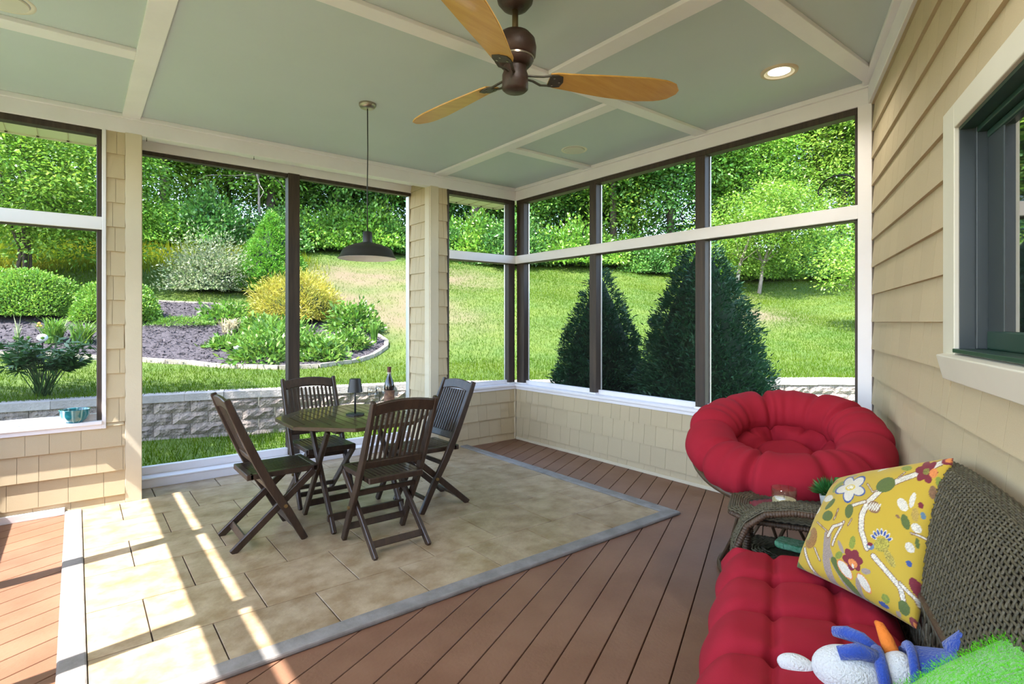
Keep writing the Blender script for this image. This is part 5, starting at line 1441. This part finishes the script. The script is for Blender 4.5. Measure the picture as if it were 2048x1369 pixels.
# ---- papasan chair
PPC = Vector((3.01, 1.43, .69))
fwd = Vector((math.sin(YAW), math.cos(YAW), 0)); rgt = Vector((math.cos(YAW), -math.sin(YAW), 0))
pn = (Vector((0, 0, 1))-fwd*.30-rgt*.17).normalized(); pxv = rgt-pn*rgt.dot(pn); pxv.normalize(); pyv = pn.cross(pxv)
MP = Matrix(((pxv.x, pyv.x, pn.x, PPC.x), (pxv.y, pyv.y, pn.y, PPC.y), (pxv.z, pyv.z, pn.z, PPC.z), (0, 0, 0, 1)))
mat('rattan', (.06, .034, .018), .45, (.10, .06, .03), 20)
pap = empty('papasan_chair', (PPC.x, PPC.y, 0), 0, 'round rattan papasan chair frame in the corner by house wall', 'chair')
ML = Matrix.Translation((-PPC.x, -PPC.y, 0)) @ MP
def pl3(p): return ML @ Vector(p)
MB().tube([pl3((.47*math.cos(a), .47*math.sin(a), -.055)) for a in np.linspace(0, 2*PI, 64, endpoint=False)], .018, 10, closed=True).build('bowl_rim', MAT['rattan'], pap, True)
for k in range(16):
    a = 2*PI*k/16
    MB().tube([pl3((.47*f*math.cos(a), .47*f*math.sin(a), -.055-.16*(1-f*f))) for f in np.linspace(.2, 1, 9)], .009, 7).build('bowl_rib', MAT['rattan'], pap, True)
for f in (.2, .5, .75):
    MB().tube([pl3((.47*f*math.cos(a), .47*f*math.sin(a), -.055-.16*(1-f*f))) for a in np.linspace(0, 2*PI, 48, endpoint=False)], .008, 7, closed=True).build('bowl_ring', MAT['rattan'], pap, True)
for z, r in ((.018, .33), (.36, .22)):
    MB().tube([(r*math.cos(a), r*math.sin(a), z) for a in np.linspace(0, 2*PI, 56, endpoint=False)], .016, 10, closed=True).build('base_ring', MAT['rattan'], pap, True)
for k in range(12):
    a = 2*PI*k/12
    MB().tube([(.33*math.cos(a), .33*math.sin(a), .02), (.22*math.cos(a+.5), .22*math.sin(a+.5), .36)], .009, 7).build('base_strut', MAT['rattan'], pap, True)
def papasan_cushion():
    nr_, na = 96, 280
    btn = [(.185, math.radians(a)) for a in (10, 82, 154, 226, 298)]
    rimc = [(math.radians(a), d) for a, d in ((10, 1), (40, .55), (82, 1), (112, .5), (154, 1), (190, .6), (226, 1), (268, .6), (298, 1), (335, .6))]
    Rm, A_, B_ = .372, .132, .118
    P = []
    for i in range(nr_+1):
        t = i/nr_; row = []
        for j in range(na):
            ph = 2*PI*j/na
            cre = max(d*math.exp(-(abs((ph-c+PI) % (2*PI)-PI)/.055)**2) for c, d in rimc)
            wr = .5+.5*math.sin(ph*23+3*math.sin(ph*5)); fold = .006*wr
            if t < .34:          # tufted middle of the dish
                f = t/.34; r = .262*f; z = -.115+.020*f*f
                d = min(math.hypot(r*math.cos(ph)-b*math.cos(c), r*math.sin(ph)-b*math.sin(c)) for b, c in btn)
                z += .062*(1-math.exp(-(d/.050)**2))
                cr = 0
                for q in range(5):
                    b1, c1 = btn[q]; b2, c2 = btn[(q+1) % 5]
                    ax, ay, bx, by = b1*math.cos(c1), b1*math.sin(c1), b2*math.cos(c2), b2*math.sin(c2)
                    tx = max(0, min(1, ((r*math.cos(ph)-ax)*(bx-ax)+(r*math.sin(ph)-ay)*(by-ay))/((bx-ax)**2+(by-ay)**2)))
                    cr = max(cr, math.exp(-(math.hypot(r*math.cos(ph)-ax-tx*(bx-ax), r*math.sin(ph)-ay-tx*(by-ay))/.022)**2))
                z -= .030*cr+.03*cre*max(0, f-.65)/.35
                row.append((r*math.cos(ph), r*math.sin(ph), z))
            elif t < .88:        # fat roll round the edge, pinched at the seams
                f = (t-.34)/.54; a = math.radians(208-268*f)
                k = 1-.27*cre*math.sin(min(1, f*1.6)*PI/2)+.03*math.sin(ph*5+a)+.02*math.sin(ph*9-2*a)
                r = Rm+(A_*k+fold)*math.cos(a); z = (B_*k+fold)*math.sin(a)+.012*math.sin(ph*3+1)
                if f < .12: z = z*(f/.12)+(-.045-.03*cre)*(1-f/.12); r = r*(f/.12)+.262*(1-f/.12)
                row.append((r*math.cos(ph), r*math.sin(ph), z))
            else:                # underside
                f = (t-.88)/.12; r = (Rm+A_*.5)*(1-f); row.append((r*math.cos(ph), r*math.sin(ph), -.105*(1-f)-.165*f))
        P.append(row)
    mb = MB().grid([r for r in P], wrap_v=True); me = mb.mesh('papasan_cushion', MAT['red_canvas'], True)
    b = bmesh.new(); b.from_mesh(me); bmesh.ops.remove_doubles(b, verts=b.verts, dist=1e-5); bmesh.ops.recalc_face_normals(b, faces=b.faces); b.to_mesh(me); b.free(); me.shade_smooth()
    return me
pcu = bpy.data.objects.new('papasan_cushion', papasan_cushion()); link(pcu); pcu.matrix_world = MP @ Matrix.Translation((0, 0, .035))
tag(pcu, 'round tufted red canvas cushion in the papasan chair', 'cushion')
